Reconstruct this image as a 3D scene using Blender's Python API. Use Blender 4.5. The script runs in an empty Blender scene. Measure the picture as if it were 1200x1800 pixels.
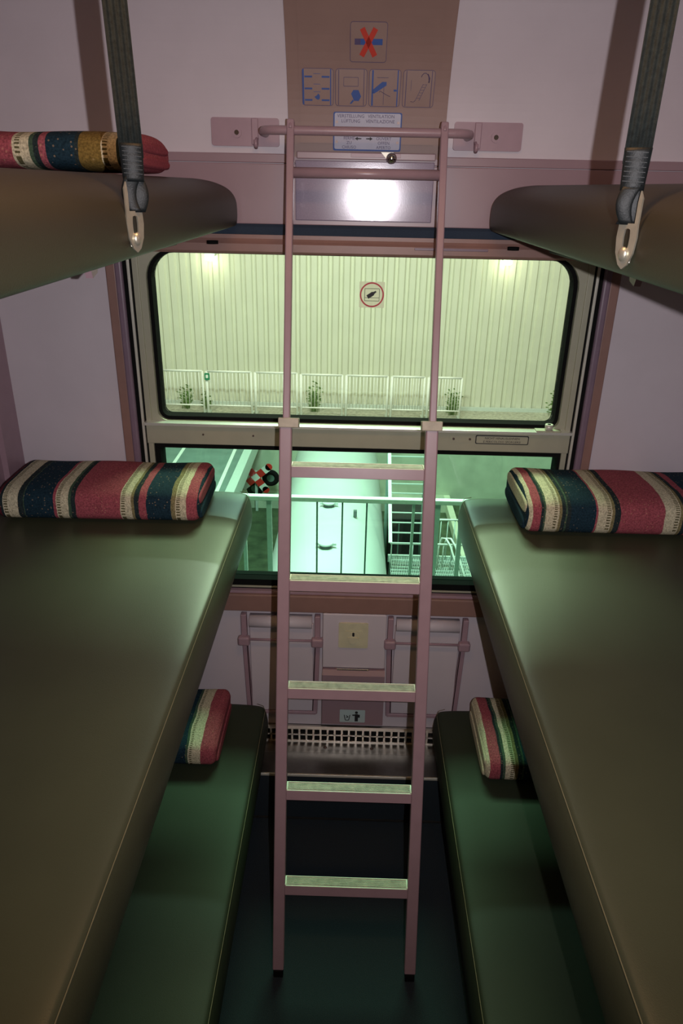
import bpy, bmesh, math, random
from mathutils import Vector, Matrix
random.seed(7)
scene = bpy.context.scene
PI = math.pi
V = Vector

# ------------------------------------------------------------------ camera, world, lights, exposure
CAM = V((0, -1.94, 1.91))
def cam_basis():
    P, R, Y = math.radians(23.9), math.radians(1.2), math.radians(0.75)
    fw = V((-math.sin(Y)*math.cos(P), math.cos(Y)*math.cos(P), -math.sin(P)))
    r = fw.cross(V((0, 0, 1))).normalized(); u = r.cross(fw)
    r2 = math.cos(R)*r + math.sin(R)*u; u2 = -math.sin(R)*r + math.cos(R)*u
    return r2, u2, fw
r_, u_, f_ = cam_basis()
cd = bpy.data.cameras.new('camera'); cam = bpy.data.objects.new('camera', cd)
scene.collection.objects.link(cam)
M = Matrix((( r_.x, u_.x, -f_.x, CAM.x), (r_.y, u_.y, -f_.y, CAM.y), (r_.z, u_.z, -f_.z, CAM.z), (0, 0, 0, 1)))
cam.matrix_world = M
cd.sensor_fit = 'VERTICAL'; cd.sensor_height = 36; cd.lens = 1245/1800*36
cd.clip_start = 0.02; cd.clip_end = 200
scene.camera = cam

vs = scene.view_settings
vs.view_transform = 'Standard'; vs.look = 'None'; vs.gamma = 1.0; vs.use_curve_mapping = False
vs.exposure = 0.0

w = bpy.data.worlds.new('world'); scene.world = w; w.use_nodes = True
w.node_tree.nodes['Background'].inputs[0].default_value = (0.5, 0.7, 0.6, 1)
w.node_tree.nodes['Background'].inputs[1].default_value = 0.02

def lamp(name, kind, loc, energy, color, target=None, **kw):
    l = bpy.data.lights.new(name, kind); l.energy = energy; l.color = color
    for k, v in kw.items(): setattr(l, k, v)
    o = bpy.data.objects.new(name, l); scene.collection.objects.link(o); o.location = loc
    if target is not None:
        o.rotation_euler = (V(target)-V(loc)).to_track_quat('-Z', 'Y').to_euler()
    return o
# the phone's flash, a few centimetres right of the lens
lamp('camera_flash', 'SPOT', (0.070, -1.935, 1.915), 50, (1, 0.945, 0.975), (0.05, 0, 1.50),
     spot_size=math.radians(125), spot_blend=1.0, shadow_soft_size=0.004)
# dim warm compartment lamp in the ceiling
lamp('compartment_lamp', 'AREA', (0.015, -1.15, 2.40), 4.4, (1, 0.50, 0.17), (0.015, -1.15, 0),
     shape='RECTANGLE', size=0.5, size_y=0.16)
# yard floodlights outside
lamp('yard_flood', 'AREA', (0.2, 2.9, 4.6), 420, (0.72, 1, 0.66), (0, 0.2, 1.2), shape='RECTANGLE', size=1.8, size_y=1.3)
lamp('hall_flood', 'AREA', (-3.6, 8.0, 5.5), 370, (1, 0.97, 0.78), (-2.6, 14, -0.6), shape='RECTANGLE', size=1.6, size_y=0.5)
lamp('hall_flood', 'AREA', (4.0, 8.0, 5.5), 370, (1, 0.97, 0.78), (3.0, 14, -0.6), shape='RECTANGLE', size=1.6, size_y=0.5)
lamp('track_flood', 'AREA', (-0.3, 5.6, 4.0), 680, (0.84, 1, 0.91), (-0.2, 8.0, -3), shape='RECTANGLE', size=1.6, size_y=0.5)

# ------------------------------------------------------------------ materials
def mat(name, col, rough=0.5, metal=0.0, var=0.06, scale=30, bump=0.0, bscale=200, spec=0.5, emit=None, estr=1.0, coat=0.0):
    m = bpy.data.materials.new(name); m.use_nodes = True
    nt = m.node_tree; b = nt.nodes['Principled BSDF']
    b.inputs['Roughness'].default_value = rough; b.inputs['Metallic'].default_value = metal
    b.inputs['Specular IOR Level'].default_value = spec
    if coat: b.inputs['Coat Weight'].default_value = coat
    tc = nt.nodes.new('ShaderNodeTexCoord')
    n = nt.nodes.new('ShaderNodeTexNoise'); n.inputs['Scale'].default_value = scale; n.inputs['Detail'].default_value = 4
    nt.links.new(tc.outputs['Object'], n.inputs['Vector'])
    r = nt.nodes.new('ShaderNodeValToRGB'); r.color_ramp.elements[0].position = 0.3; r.color_ramp.elements[1].position = 0.7
    c = V(col)
    r.color_ramp.elements[0].color = (*(c*(1-var)), 1); r.color_ramp.elements[1].color = (*[min(1, q*(1+var)) for q in c], 1)
    nt.links.new(n.outputs['Fac'], r.inputs['Fac']); nt.links.new(r.outputs['Color'], b.inputs['Base Color'])
    if bump:
        n2 = nt.nodes.new('ShaderNodeTexNoise'); n2.inputs['Scale'].default_value = bscale; n2.inputs['Detail'].default_value = 3
        nt.links.new(tc.outputs['Object'], n2.inputs['Vector'])
        bp = nt.nodes.new('ShaderNodeBump'); bp.inputs['Strength'].default_value = bump; bp.inputs['Distance'].default_value = 0.002
        nt.links.new(n2.outputs['Fac'], bp.inputs['Height']); nt.links.new(bp.outputs['Normal'], b.inputs['Normal'])
    if emit:
        b.inputs['Emission Color'].default_value = (*emit, 1); b.inputs['Emission Strength'].default_value = estr
    return m

def glass(name, tint, gloss=0.06):
    m = bpy.data.materials.new(name); m.use_nodes = True; nt = m.node_tree
    for n in list(nt.nodes): nt.nodes.remove(n)
    o = nt.nodes.new('ShaderNodeOutputMaterial'); mx = nt.nodes.new('ShaderNodeMixShader')
    t = nt.nodes.new('ShaderNodeBsdfTransparent'); t.inputs[0].default_value = (*tint, 1)
    g = nt.nodes.new('ShaderNodeBsdfGlossy'); g.inputs['Roughness'].default_value = 0.02
    lw = nt.nodes.new('ShaderNodeLayerWeight'); lw.inputs['Blend'].default_value = 0.25
    mt = nt.nodes.new('ShaderNodeMath'); mt.operation = 'MULTIPLY_ADD'; mt.inputs[1].default_value = 0.5; mt.inputs[2].default_value = gloss
    nt.links.new(lw.outputs['Fresnel'], mt.inputs[0]); nt.links.new(mt.outputs[0], mx.inputs[0])
    nt.links.new(t.outputs[0], mx.inputs[1]); nt.links.new(g.outputs[0], mx.inputs[2]); nt.links.new(mx.outputs[0], o.inputs[0])
    return m

MT = dict(
 white=mat('cream wall laminate', (0.60, 0.53, 0.57), 0.45, var=0.03, scale=8, bump=0.04, bscale=400),
 mauve=mat('mauve painted metal', (0.36, 0.235, 0.275), 0.38, var=0.04),
 mauve_flat=mat('mauve panel', (0.30, 0.20, 0.225), 0.33, var=0.05, scale=6),
 brown=mat('mauve panel with warm light', (0.27, 0.17, 0.145), 0.50, var=0.05, scale=9, bump=0.05),  # mauve panel; the warm light on it is put into this brown
 brown_case=mat('brown window casing', (0.27, 0.15, 0.125), 0.42, var=0.05),
 purple_case=mat('purple window casing', (0.20, 0.135, 0.18), 0.38, var=0.05),
 sheen=mat('lavender enamel', (0.27, 0.22, 0.30), 0.145, metal=0.02, var=0.08, scale=300, bump=0.03, bscale=700),
 navy=mat('navy blind cloth', (0.016, 0.03, 0.055), 0.85, var=0.15, scale=400),
 carpet=mat('dark blue carpet', (0.010, 0.018, 0.026), 0.95, var=0.5, scale=500, bump=0.6, bscale=900),
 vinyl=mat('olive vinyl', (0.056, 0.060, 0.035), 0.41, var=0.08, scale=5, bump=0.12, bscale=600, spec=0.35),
 vinyl_low=mat('vinyl with green light', (0.026, 0.034, 0.020), 0.55, var=0.08, scale=5, bump=0.12, bscale=600, spec=0.2),  # same berth vinyl, green light from outside tinted into the colour
 vinyl_top=mat('vinyl with painted shade', (0.026, 0.022, 0.0125), 0.50, var=0.08, scale=5, bump=0.12, bscale=600, spec=0.35),  # same berth vinyl, shade on the upper berths put into the colour
 piping=mat('pale seam thread', (0.16, 0.145, 0.08), 0.7),
 black=mat('black rubber', (0.008, 0.008, 0.008), 0.9, spec=0.06),
 dark=mat('dark underframe', (0.015, 0.014, 0.012), 0.7),
 alu=mat('brushed aluminium', (0.42, 0.41, 0.31), 0.45, metal=0.25, var=0.04, scale=20),
 alu_hi=mat('bright aluminium', (0.62, 0.60, 0.52), 0.4, metal=0.3, var=0.03),
 ledge=mat('polished ledge with painted light', (0.85, 0.86, 0.80), 0.28, metal=0.6, var=0.02),  # ledge metal, colour lightened for the light falling in from outside
 inox=mat('stainless steel', (0.48, 0.45, 0.41), 0.30, metal=1.0, var=0.10, scale=14),
 inox_dull=mat('scuffed steel', (0.30, 0.29, 0.27), 0.38, metal=1.0, var=0.15, scale=24),
 chrome=mat('chrome', (0.55, 0.53, 0.48), 0.13, metal=1.0),
 ivory=mat('ivory plastic', (0.60, 0.56, 0.38), 0.4),
 clip=mat('cream plastic clip', (0.46, 0.42, 0.33), 0.5, var=0.12, scale=60),
 tread=mat('ribbed tread pad', (0.42, 0.43, 0.33), 0.6, var=0.25, scale=60),
 lip=mat('pale metal lip', (0.66, 0.62, 0.50), 0.35),
 ladder=mat('mauve enamelled ladder', (0.34, 0.225, 0.255), 0.32, var=0.04),
 strap=mat('black webbing', (0.011, 0.014, 0.013), 0.8, var=0.3, scale=200, bump=0.4, bscale=900, spec=0.2),
 leather=mat('black leather loop', (0.006, 0.008, 0.009), 0.5, var=0.2, scale=90, bump=0.15, bscale=500, spec=0.25),
 hook=mat('worn zinc', (0.52, 0.49, 0.40), 0.34, metal=0.75, var=0.12, scale=60),
 red=mat('red paint', (0.62, 0.03, 0.02), 0.5, var=0.03),
 redx=mat('red print', (0.50, 0.035, 0.018), 0.6, var=0.03),
 blue=mat('blue print', (0.035, 0.085, 0.30), 0.6, var=0.05),
 lilac=mat('faded violet print', (0.085, 0.06, 0.14), 0.6, var=0.05),
 pale=mat('clear sticker', (0.29, 0.195, 0.17), 0.35, var=0.03),
 signmetal=mat('engraved sign metal', (0.29, 0.27, 0.36), 0.4, metal=0.0, var=0.05),
 picto_bg=mat('pale blue plate', (0.42, 0.52, 0.52), 0.4, var=0.03),
 black_print=mat('black print', (0.012, 0.012, 0.016), 0.6),
 sticker=mat('pale pink sticker', (0.74, 0.76, 0.60), 0.5, var=0.02),
 redring=mat('red ring print', (0.52, 0.06, 0.09), 0.5),
 corr=mat('pale corrugated sheet', (0.64, 0.65, 0.52), 0.5, var=0.04, scale=1.5),
 concrete=mat('concrete', (0.52, 0.56, 0.42), 0.85, var=0.16, scale=2.2, bump=0.3, bscale=30),
 gravel=mat('pale gravel', (0.42, 0.42, 0.33), 0.95, var=0.3, scale=14, bump=0.6, bscale=40),
 asphalt=mat('asphalt', (0.16, 0.22, 0.19), 0.8, var=0.12, scale=4, bump=0.2, bscale=60),
 moss=mat('mossy ground', (0.075, 0.10, 0.05), 0.95, var=0.4, scale=4, bump=0.4, bscale=30),
 kerb=mat('pale kerb stone', (0.78, 0.80, 0.60), 0.8, var=0.08, scale=6),
 galv=mat('galvanised steel', (0.62, 0.70, 0.64), 0.45, metal=0.2, var=0.05),
 galv_dark=mat('grey green steel', (0.15, 0.24, 0.20), 0.5, metal=0.2, var=0.05),
 tank=mat('white tank shell', (0.66, 0.72, 0.67), 0.45, var=0.05, scale=1.2),
 lid=mat('grey lid', (0.12, 0.15, 0.14), 0.5),
 post=mat('white post paint', (0.8, 0.82, 0.74), 0.5),
 leaf=mat('weed green', (0.20, 0.34, 0.10), 0.8, var=0.4, scale=20),
 signgreen=mat('green tag', (0.02, 0.22, 0.10), 0.5),
 lampglow=mat('lamp glass', (1, 0.95, 0.8), 0.4, emit=(1, 0.95, 0.72), estr=14),
 ceilglow=mat('ceiling diffuser', (0.9, 0.8, 0.6), 0.5, emit=(1, 0.7, 0.45), estr=1.2),
 screw=mat('screw head', (0.14, 0.10, 0.09), 0.4, metal=0.6),
 gl_up=glass('upper pane glass', (0.96, 1.0, 0.95), 0.035),
 gl_lo=glass('lower pane glass', (0.76, 0.97, 0.89), 0.035),
)

def stripes(name, stops, sign):
    """woven wool blanket: stripes along local x from the folded end, dashes beside each cream band, flecks"""
    C = dict(red=(0.30, 0.070, 0.088), cream=(0.52, 0.47, 0.33), navy=(0.012, 0.030, 0.045), dark=(0.02, 0.03, 0.032),
             tan=(0.20, 0.17, 0.085), gold=(0.17, 0.11, 0.03), maroon=(0.10, 0.018, 0.028), green=(0.05, 0.085, 0.055), pink=(0.30, 0.08, 0.10))
    m = bpy.data.materials.new(name); m.use_nodes = True; nt = m.node_tree; b = nt.nodes['Principled BSDF']
    b.inputs['Roughness'].default_value = 0.95; b.inputs['Specular IOR Level'].default_value = 0.1
    N = nt.nodes.new; L = nt.links.new
    tc = N('ShaderNodeTexCoord'); wn = N('ShaderNodeTexNoise'); wn.inputs['Scale'].default_value = 14
    L(tc.outputs['Object'], wn.inputs['Vector'])
    sep = N('ShaderNodeSeparateXYZ'); L(tc.outputs['Object'], sep.inputs[0])
    wob = N('ShaderNodeMath'); wob.operation = 'MULTIPLY_ADD'; wob.inputs[1].default_value = 0.010; wob.inputs[2].default_value = -0.005
    L(wn.outputs['Fac'], wob.inputs[0])
    a = N('ShaderNodeMath'); a.operation = 'MULTIPLY'; a.inputs[1].default_value = sign; L(sep.outputs['X'], a.inputs[0])
    s = N('ShaderNodeMath'); s.operation = 'ADD'; L(a.outputs[0], s.inputs[0]); L(wob.outputs[0], s.inputs[1])
    sc = N('ShaderNodeMath'); sc.operation = 'MULTIPLY'; sc.inputs[1].default_value = 1/0.6; L(s.outputs[0], sc.inputs[0])
    def ramp(st):
        r = N('ShaderNodeValToRGB'); cr = r.color_ramp; cr.interpolation = 'CONSTANT'
        cr.elements[0].position = 0; cr.elements[0].color = st[0][1]
        cr.elements.remove(cr.elements[1])
        for p, c in st[1:]:
            e = cr.elements.new(min(0.999, p/0.6)); e.color = c
        L(sc.outputs[0], r.inputs['Fac']); return r
    base = ramp([(p, (*C[c], 1)) for p, c in stops])
    msk = []
    for i, (p, c) in enumerate(stops):
        e = stops[i+1][0] if i+1 < len(stops) else 0.6
        if c == 'cream' and e-p > 0.02:
            msk += [(p, (0, 0, 0, 1)), (e-0.012, (1, 1, 1, 1)), (e-0.003, (0, 0, 0, 1))]
    if not msk or msk[0][0] > 0: msk = [(0, (0, 0, 0, 1))]+msk
    mk = ramp(msk)
    # dashes across the band: follow the blanket round its front (y) and down (z)
    yz = N('ShaderNodeMath'); yz.operation = 'ADD'; L(sep.outputs['Y'], yz.inputs[0]); L(sep.outputs['Z'], yz.inputs[1])
    sn = N('ShaderNodeMath'); sn.operation = 'MULTIPLY'; sn.inputs[1].default_value = 2*PI/0.0075; L(yz.outputs[0], sn.inputs[0])
    si = N('ShaderNodeMath'); si.operation = 'SINE'; L(sn.outputs[0], si.inputs[0])
    gt = N('ShaderNodeMath'); gt.operation = 'GREATER_THAN'; gt.inputs[1].default_value = 0.1; L(si.outputs[0], gt.inputs[0])
    mm = N('ShaderNodeMath'); mm.operation = 'MULTIPLY'; L(gt.outputs[0], mm.inputs[0]); L(mk.outputs['Color'], mm.inputs[1])
    mix = N('ShaderNodeMix'); mix.data_type = 'RGBA'; L(mm.outputs[0], mix.inputs['Factor']); L(base.outputs['Color'], mix.inputs['A'])
    mix.inputs['B'].default_value = (0.10, 0.09, 0.045, 1)
    # tweed variation
    nz = N('ShaderNodeTexNoise'); nz.inputs['Scale'].default_value = 260; nz.inputs['Detail'].default_value = 3; L(tc.outputs['Object'], nz.inputs['Vector'])
    rr = N('ShaderNodeMapRange'); rr.inputs['From Min'].default_value = 0.3; rr.inputs['From Max'].default_value = 0.7
    rr.inputs['To Min'].default_value = 0.62; rr.inputs['To Max'].default_value = 1.35; L(nz.outputs['Fac'], rr.inputs['Value'])
    mu = N('ShaderNodeMix'); mu.data_type = 'RGBA'; mu.blend_type = 'MULTIPLY'; mu.inputs['Factor'].default_value = 1
    L(mix.outputs['Result'], mu.inputs['A']); L(rr.outputs['Result'], mu.inputs['B'])
    # pale flecks
    vo = N('ShaderNodeTexVoronoi'); vo.inputs['Scale'].default_value = 130; L(tc.outputs['Object'], vo.inputs['Vector'])
    lt = N('ShaderNodeMath'); lt.operation = 'LESS_THAN'; lt.inputs[1].default_value = 0.24; L(vo.outputs['Distance'], lt.inputs[0])
    sx = N('ShaderNodeSeparateXYZ'); L(vo.outputs['Color'], sx.inputs[0])
    l2 = N('ShaderNodeMath'); l2.operation = 'GREATER_THAN'; l2.inputs[1].default_value = 0.62; L(sx.outputs[0], l2.inputs[0])
    fm = N('ShaderNodeMath'); fm.operation = 'MULTIPLY'; L(lt.outputs[0], fm.inputs[0]); L(l2.outputs[0], fm.inputs[1])
    f2 = N('ShaderNodeMath'); f2.operation = 'MULTIPLY'; f2.inputs[1].default_value = 0.24; L(fm.outputs[0], f2.inputs[0])
    m3 = N('ShaderNodeMix'); m3.data_type = 'RGBA'; L(f2.outputs[0], m3.inputs['Factor']); L(mu.outputs['Result'], m3.inputs['A'])
    m3.inputs['B'].default_value = (0.62, 0.42, 0.24, 1)
    L(m3.outputs['Result'], b.inputs['Base Color'])
    bp = N('ShaderNodeBump'); bp.inputs['Strength'].default_value = 0.5; bp.inputs['Distance'].default_value = 0.002
    L(nz.outputs['Fac'], bp.inputs['Height']); L(bp.outputs['Normal'], b.inputs['Normal'])
    return m

def clear_film(name, col, fac):
    m = bpy.data.materials.new(name); m.use_nodes = True; nt = m.node_tree
    o = nt.nodes['Material Output']; b = nt.nodes['Principled BSDF']; b.inputs['Base Color'].default_value = (*col, 1); b.inputs['Roughness'].default_value = 0.5
    t = nt.nodes.new('ShaderNodeBsdfTransparent'); t.inputs[0].default_value = (0.97, 1, 0.93, 1)
    mx = nt.nodes.new('ShaderNodeMixShader'); mx.inputs[0].default_value = fac
    nt.links.new(t.outputs[0], mx.inputs[1]); nt.links.new(b.outputs[0], mx.inputs[2]); nt.links.new(mx.outputs[0], o.inputs[0]); return m
MT['sticker'] = clear_film('clear sticker film', (0.85, 0.80, 0.72), 0.45)
MT['redring'] = clear_film('red ring print', (0.60, 0.03, 0.07), 0.85)

# ------------------------------------------------------------------ mesh helpers
def thing(name, loc, label=None, cat=None, group=None, kind=None):
    o = bpy.data.objects.new(name, None); scene.collection.objects.link(o); o.location = loc
    o.empty_display_size = 0.05
    tag(o, label, cat, group, kind); o['_org'] = list(loc); return o
def tag(o, label=None, cat=None, group=None, kind=None):
    if label: o['label'] = label
    if cat: o['category'] = cat
    if group: o['group'] = group
    if kind: o['kind'] = kind
    return o
def org_of(o):
    while o.parent: o = o.parent
    return V(o.location)

class MB:
    def __init__(s, M=None): s.bm = bmesh.new(); s.M = M or Matrix.Identity(4)
    def v(s, p): return s.bm.verts.new(s.M @ V(p))
    def face(s, vs):
        try: return s.bm.faces.new(vs)
        except ValueError: return None
    def box(s, x0, x1, y0, y1, z0, z1, bev=0.0):
        vs = [s.v((x, y, z)) for x in (x0, x1) for y in (y0, y1) for z in (z0, z1)]
        fs = [s.face([vs[i] for i in q]) for q in ((0,1,3,2),(4,6,7,5),(0,4,5,1),(2,3,7,6),(0,2,6,4),(1,5,7,3))]
        if bev:
            es = list({e for f in fs for e in f.edges})
            bmesh.ops.bevel(s.bm, geom=es, offset=bev, segments=3, profile=0.5, affect='EDGES')
        return s
    def obox(s, c, ax, half, bev=0.0):
        """box at c with axes ax (3 vectors) and half sizes"""
        old = s.M
        R = Matrix.Identity(4)
        for i in range(3):
            for j in range(3): R[j][i] = V(ax[i]).normalized()[j]
            R[i][3] = c[i]
        s.M = old @ R
        s.box(-half[0], half[0], -half[1], half[1], -half[2], half[2], bev); s.M = old; return s
    def bar(s, p0, p1, w, d, up=(0, 0, 1), bev=0.0):
        p0, p1 = V(p0), V(p1); a = (p1-p0).normalized(); b = a.cross(V(up))
        if b.length < 1e-4: b = a.cross(V((0, 1, 0)))
        b.normalize(); c = a.cross(b)
        return s.obox((p0+p1)/2, (b, c, a), (w/2, d/2, (p1-p0).length/2), bev)
    def tube(s, pts, r, n=12, cap=True, closed=False):
        pts = [V(p) for p in pts]; rings = []; prev = None; m = len(pts)
        for i, p in enumerate(pts):
            if closed: t = (pts[(i+1) % m]-pts[i-1]).normalized()
            else: t = ((pts[min(i+1, m-1)]-pts[max(i-1, 0)])).normalized()
            if prev is None:
                a = t.cross(V((0, 0, 1)))
                if a.length < 1e-3: a = t.cross(V((0, 1, 0)))
            else: a = prev - t*prev.dot(t)
            a.normalize(); prev = a; b = t.cross(a)
            rr = r[i] if isinstance(r, (list, tuple)) else r
            rings.append([s.v(p+rr*(math.cos(2*PI*k/n)*a+math.sin(2*PI*k/n)*b)) for k in range(n)])
        R = range(m if closed else m-1)
        for i in R:
            A, B = rings[i], rings[(i+1) % m]
            for k in range(n):
                f = s.face([A[k], A[(k+1) % n], B[(k+1) % n], B[k]])
                if f: f.smooth = True
        if cap and not closed: s.face(rings[0][::-1]); s.face(rings[-1])
        return s
    def cyl(s, p0, p1, r, n=20, r2=None): return s.tube([p0, p1], [r, r if r2 is None else r2], n)
    def sphere(s, c, r, n=20, sq=(1, 1, 1)):
        c = V(c); rows = n//2; rings = []
        for i in range(1, rows):
            a = PI*i/rows
            rings.append([s.v(c+V((r*sq[0]*math.sin(a)*math.cos(2*PI*k/n), r*sq[1]*math.sin(a)*math.sin(2*PI*k/n), r*sq[2]*math.cos(a)))) for k in range(n)])
        t, b = s.v(c+V((0, 0, r*sq[2]))), s.v(c-V((0, 0, r*sq[2])))
        for k in range(n):
            for f in [s.face([t, rings[0][k], rings[0][(k+1) % n]]), s.face([b, rings[-1][(k+1) % n], rings[-1][k]])]:
                if f: f.smooth = True
            for i in range(len(rings)-1):
                f = s.face([rings[i][k], rings[i+1][k], rings[i+1][(k+1) % n], rings[i][(k+1) % n]])
                if f: f.smooth = True
        return s
    def prism(s, poly, a, b, axis='y', smooth=False):
        """poly of 2-D points extruded from a to b. axis y: (x,z); x: (y,z); z: (x,y)"""
        def P(q, h): return {'y': (q[0], h, q[1]), 'x': (h, q[0], q[1]), 'z': (q[0], q[1], h)}[axis]
        A = [s.v(P(q, a)) for q in poly]; B = [s.v(P(q, b)) for q in poly]; n = len(poly)
        s.face(A); s.face(B[::-1])
        for i in range(n):
            f = s.face([A[i], A[(i+1) % n], B[(i+1) % n], B[i]])
            if f and smooth: f.smooth = True
        return s
    def ring(s, outer, inner, a, b, axis='y'):
        def P(q, h): return {'y': (q[0], h, q[1]), 'x': (h, q[0], q[1]), 'z': (q[0], q[1], h)}[axis]
        n = len(outer)
        L = [[s.v(P(q, h)) for q in pl] for pl in (outer, inner) for h in (a, b)]
        oa, ob, ia, ib = L
        for i in range(n):
            j = (i+1) % n
            s.face([oa[i], oa[j], ia[j], ia[i]]); s.face([ob[i], ib[i], ib[j], ob[j]])
            s.face([oa[i], ob[i], ob[j], oa[j]]); s.face([ia[i], ia[j], ib[j], ib[i]])
        return s
    def loft(s, rings, cap=True, smooth=True):
        R = [[s.v(p) for p in r] for r in rings]; n = len(R[0])
        for i in range(len(R)-1):
            for k in range(n):
                f = s.face([R[i][k], R[i][(k+1) % n], R[i+1][(k+1) % n], R[i+1][k]])
                if f: f.smooth = smooth
        if cap: s.face(R[0][::-1]); s.face(R[-1])
        return s
    def build(s, name, m, parent=None, **kw):
        bmesh.ops.recalc_face_normals(s.bm, faces=s.bm.faces[:])
        me = bpy.data.meshes.new(name)
        if parent is not None:
            o0 = org_of(parent); bmesh.ops.translate(s.bm, verts=s.bm.verts[:], vec=-o0)
        s.bm.to_mesh(me); s.bm.free(); me.materials.append(MT[m] if isinstance(m, str) else m)
        o = bpy.data.objects.new(name, me); scene.collection.objects.link(o)
        if parent is not None: o.parent = parent
        tag(o, **kw); return o

def rrect(x0, x1, z0, z1, r, n=6):
    """rounded rectangle; r a number or four radii (bl, br, tr, tl)"""
    if not isinstance(r, (tuple, list)): r = (r,)*4
    out = []
    for (cx, cz, a0, rr) in ((x0, z0, PI, r[0]), (x1, z0, 1.5*PI, r[1]), (x1, z1, 0, r[2]), (x0, z1, 0.5*PI, r[3])):
        sx = 1 if cx == x0 else -1; sz = 1 if cz == z0 else -1
        for k in range(n+1):
            a = a0+0.5*PI*k/n
            out.append((cx+sx*rr+rr*math.cos(a), cz+sz*rr+rr*math.sin(a)))
    return out
def text(s, body, size, Mx, name, m, parent, align='CENTER', **kw):
    c = bpy.data.curves.new(name, 'FONT'); c.body = body; c.size = size; c.align_x = align; c.extrude = 0.00015
    c.resolution_u = 2
    o = bpy.data.objects.new('tmp', c); scene.collection.objects.link(o)
    dg = bpy.context.evaluated_depsgraph_get(); me = bpy.data.meshes.new_from_object(o.evaluated_get(dg))
    bpy.data.objects.remove(o)
    oo = org_of(parent)
    for vv in me.vertices: vv.co = (Mx @ vv.co.copy())-oo
    me.materials.clear(); me.materials.append(MT[m])
    t = bpy.data.objects.new(name, me); scene.collection.objects.link(t); t.parent = parent; tag(t, **kw); return t
def wallM(x, y, z, tilt=0.0):
    """matrix for flat art: local x right, local y up, local z towards the room, tilted forward by tilt"""
    R = Matrix(((1, 0, 0, x), (0, -math.sin(tilt), -math.cos(tilt), y), (0, math.cos(tilt), -math.sin(tilt), z), (0, 0, 0, 1)))
    return R

CX = 0.015
# ------------------------------------------------------------------ the room shell
XL, XR = -0.985, 1.015
COVE = [(-0.105*(k/20)**2.1, 2.0+0.30*k/20) for k in range(21)]
COVE += [((1-t)**2*-0.105+2*t*(1-t)*-0.2006+t*t*-0.42, (1-t)**2*2.30+2*t*(1-t)*2.43+t*t*2.43) for t in [k/12 for k in range(1, 13)]]
COVE += [(-0.7, 2.4301)]
def cove_at(z):
    for (y0, z0), (y1, z1) in zip(COVE, COVE[1:]):
        if z0 <= z <= z1:
            t = (z-z0)/(z1-z0); return y0+(y1-y0)*t, math.atan2(-(y1-y0), (z1-z0))
    return 0.0, 0.0
MB().box(XL-0.1, XR+0.1, -2.3, 0.08, -0.08, 0.0).build('floor', 'carpet', kind='structure')
MB().box(XL-0.08, XL, -2.3, 0.08, 0, 2.5).build('wall_left', 'white', kind='structure')
MB().box(XR, XR+0.08, -2.3, 0.08, 0, 2.5).build('wall_right', 'white', kind='structure')
MB().box(XL, XR, -2.3, -2.22, 0, 2.5).build('wall_front', 'white', kind='structure')
MB().box(XL, XR, -2.22, -0.69, 2.43, 2.5).build('ceiling', 'white', kind='structure')
b = MB()
b.box(XL, -0.60, 0, 0.08, 0, 2.0); b.box(0.63, XR, 0, 0.08, 0, 2.0)
b.box(-0.60, 0.63, 0, 0.08, 0, 0.775); b.box(-0.60, 0.63, 0, 0.08, 1.80, 2.0)
prof = COVE+[(-0.7, 2.5), (0.08, 2.5), (0.08, 2.0)]
b.prism(prof, XL, XR, 'x')
b.build('wall_window', 'white', kind='structure')
MB().box(XL, -0.957, -0.10, -0.0005, 0, 2.0).box(XL, XL+0.012, -0.26, -0.10, 0, 2.0).build('trim_left', 'mauve', kind='structure')
MB().box(0.987, XR, -0.10, -0.0005, 0, 2.0).build('trim_right', 'mauve', kind='structure')

# mauve band over the window with a shallow top moulding
t = thing('trim_1', (CX, 0, 1.93), kind='structure')
MB().box(XL+0.03, XR-0.03, -0.012, -0.0005, 1.846, 1.984, 0.002).build('band', 'mauve_flat', t)
MB().box(XL+0.03, XR-0.03, -0.009, -0.0005, 1.9855, 2.006, 0.002).build('moulding', 'mauve_flat', t)
# centre panel following the cove, warm light on mauve painted as brown
off = lambda y, z, d: (y-d, z)
pan = thing('trim_2', (CX, 0, 2.1), kind='structure')
PC0, PC1 = -0.172, 0.205
pp = [(y-0.010, z) for y, z in COVE if z <= 2.42]; bb = [(y-0.0005, z) for y, z in COVE if z <= 2.42]
MB().prism(pp+bb[::-1], PC0, PC1, 'x').build('panel', 'brown', pan)
pp2 = [(y-0.013, z) for y, z in COVE if 2.02 < z <= 2.42]; bb2 = [(y-0.0095, z) for y, z in COVE if 2.02 < z <= 2.42]
MB().prism(pp2+bb2[::-1], PC0+0.028, PC1-0.028, 'x').build('inset_panel', 'brown', pan)
MB().box(PC0+0.02, PC1-0.02, -0.020, -0.0125, 1.996, 2.012, 0.002).build('lower_lip', 'mauve_flat', pan)
MB().box(-0.156, 0.184, -0.0165, -0.0115, 1.857, 1.993, 0.002).build('enamel_plate', 'sheen', pan, label='glossy lavender enamel plate')

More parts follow.
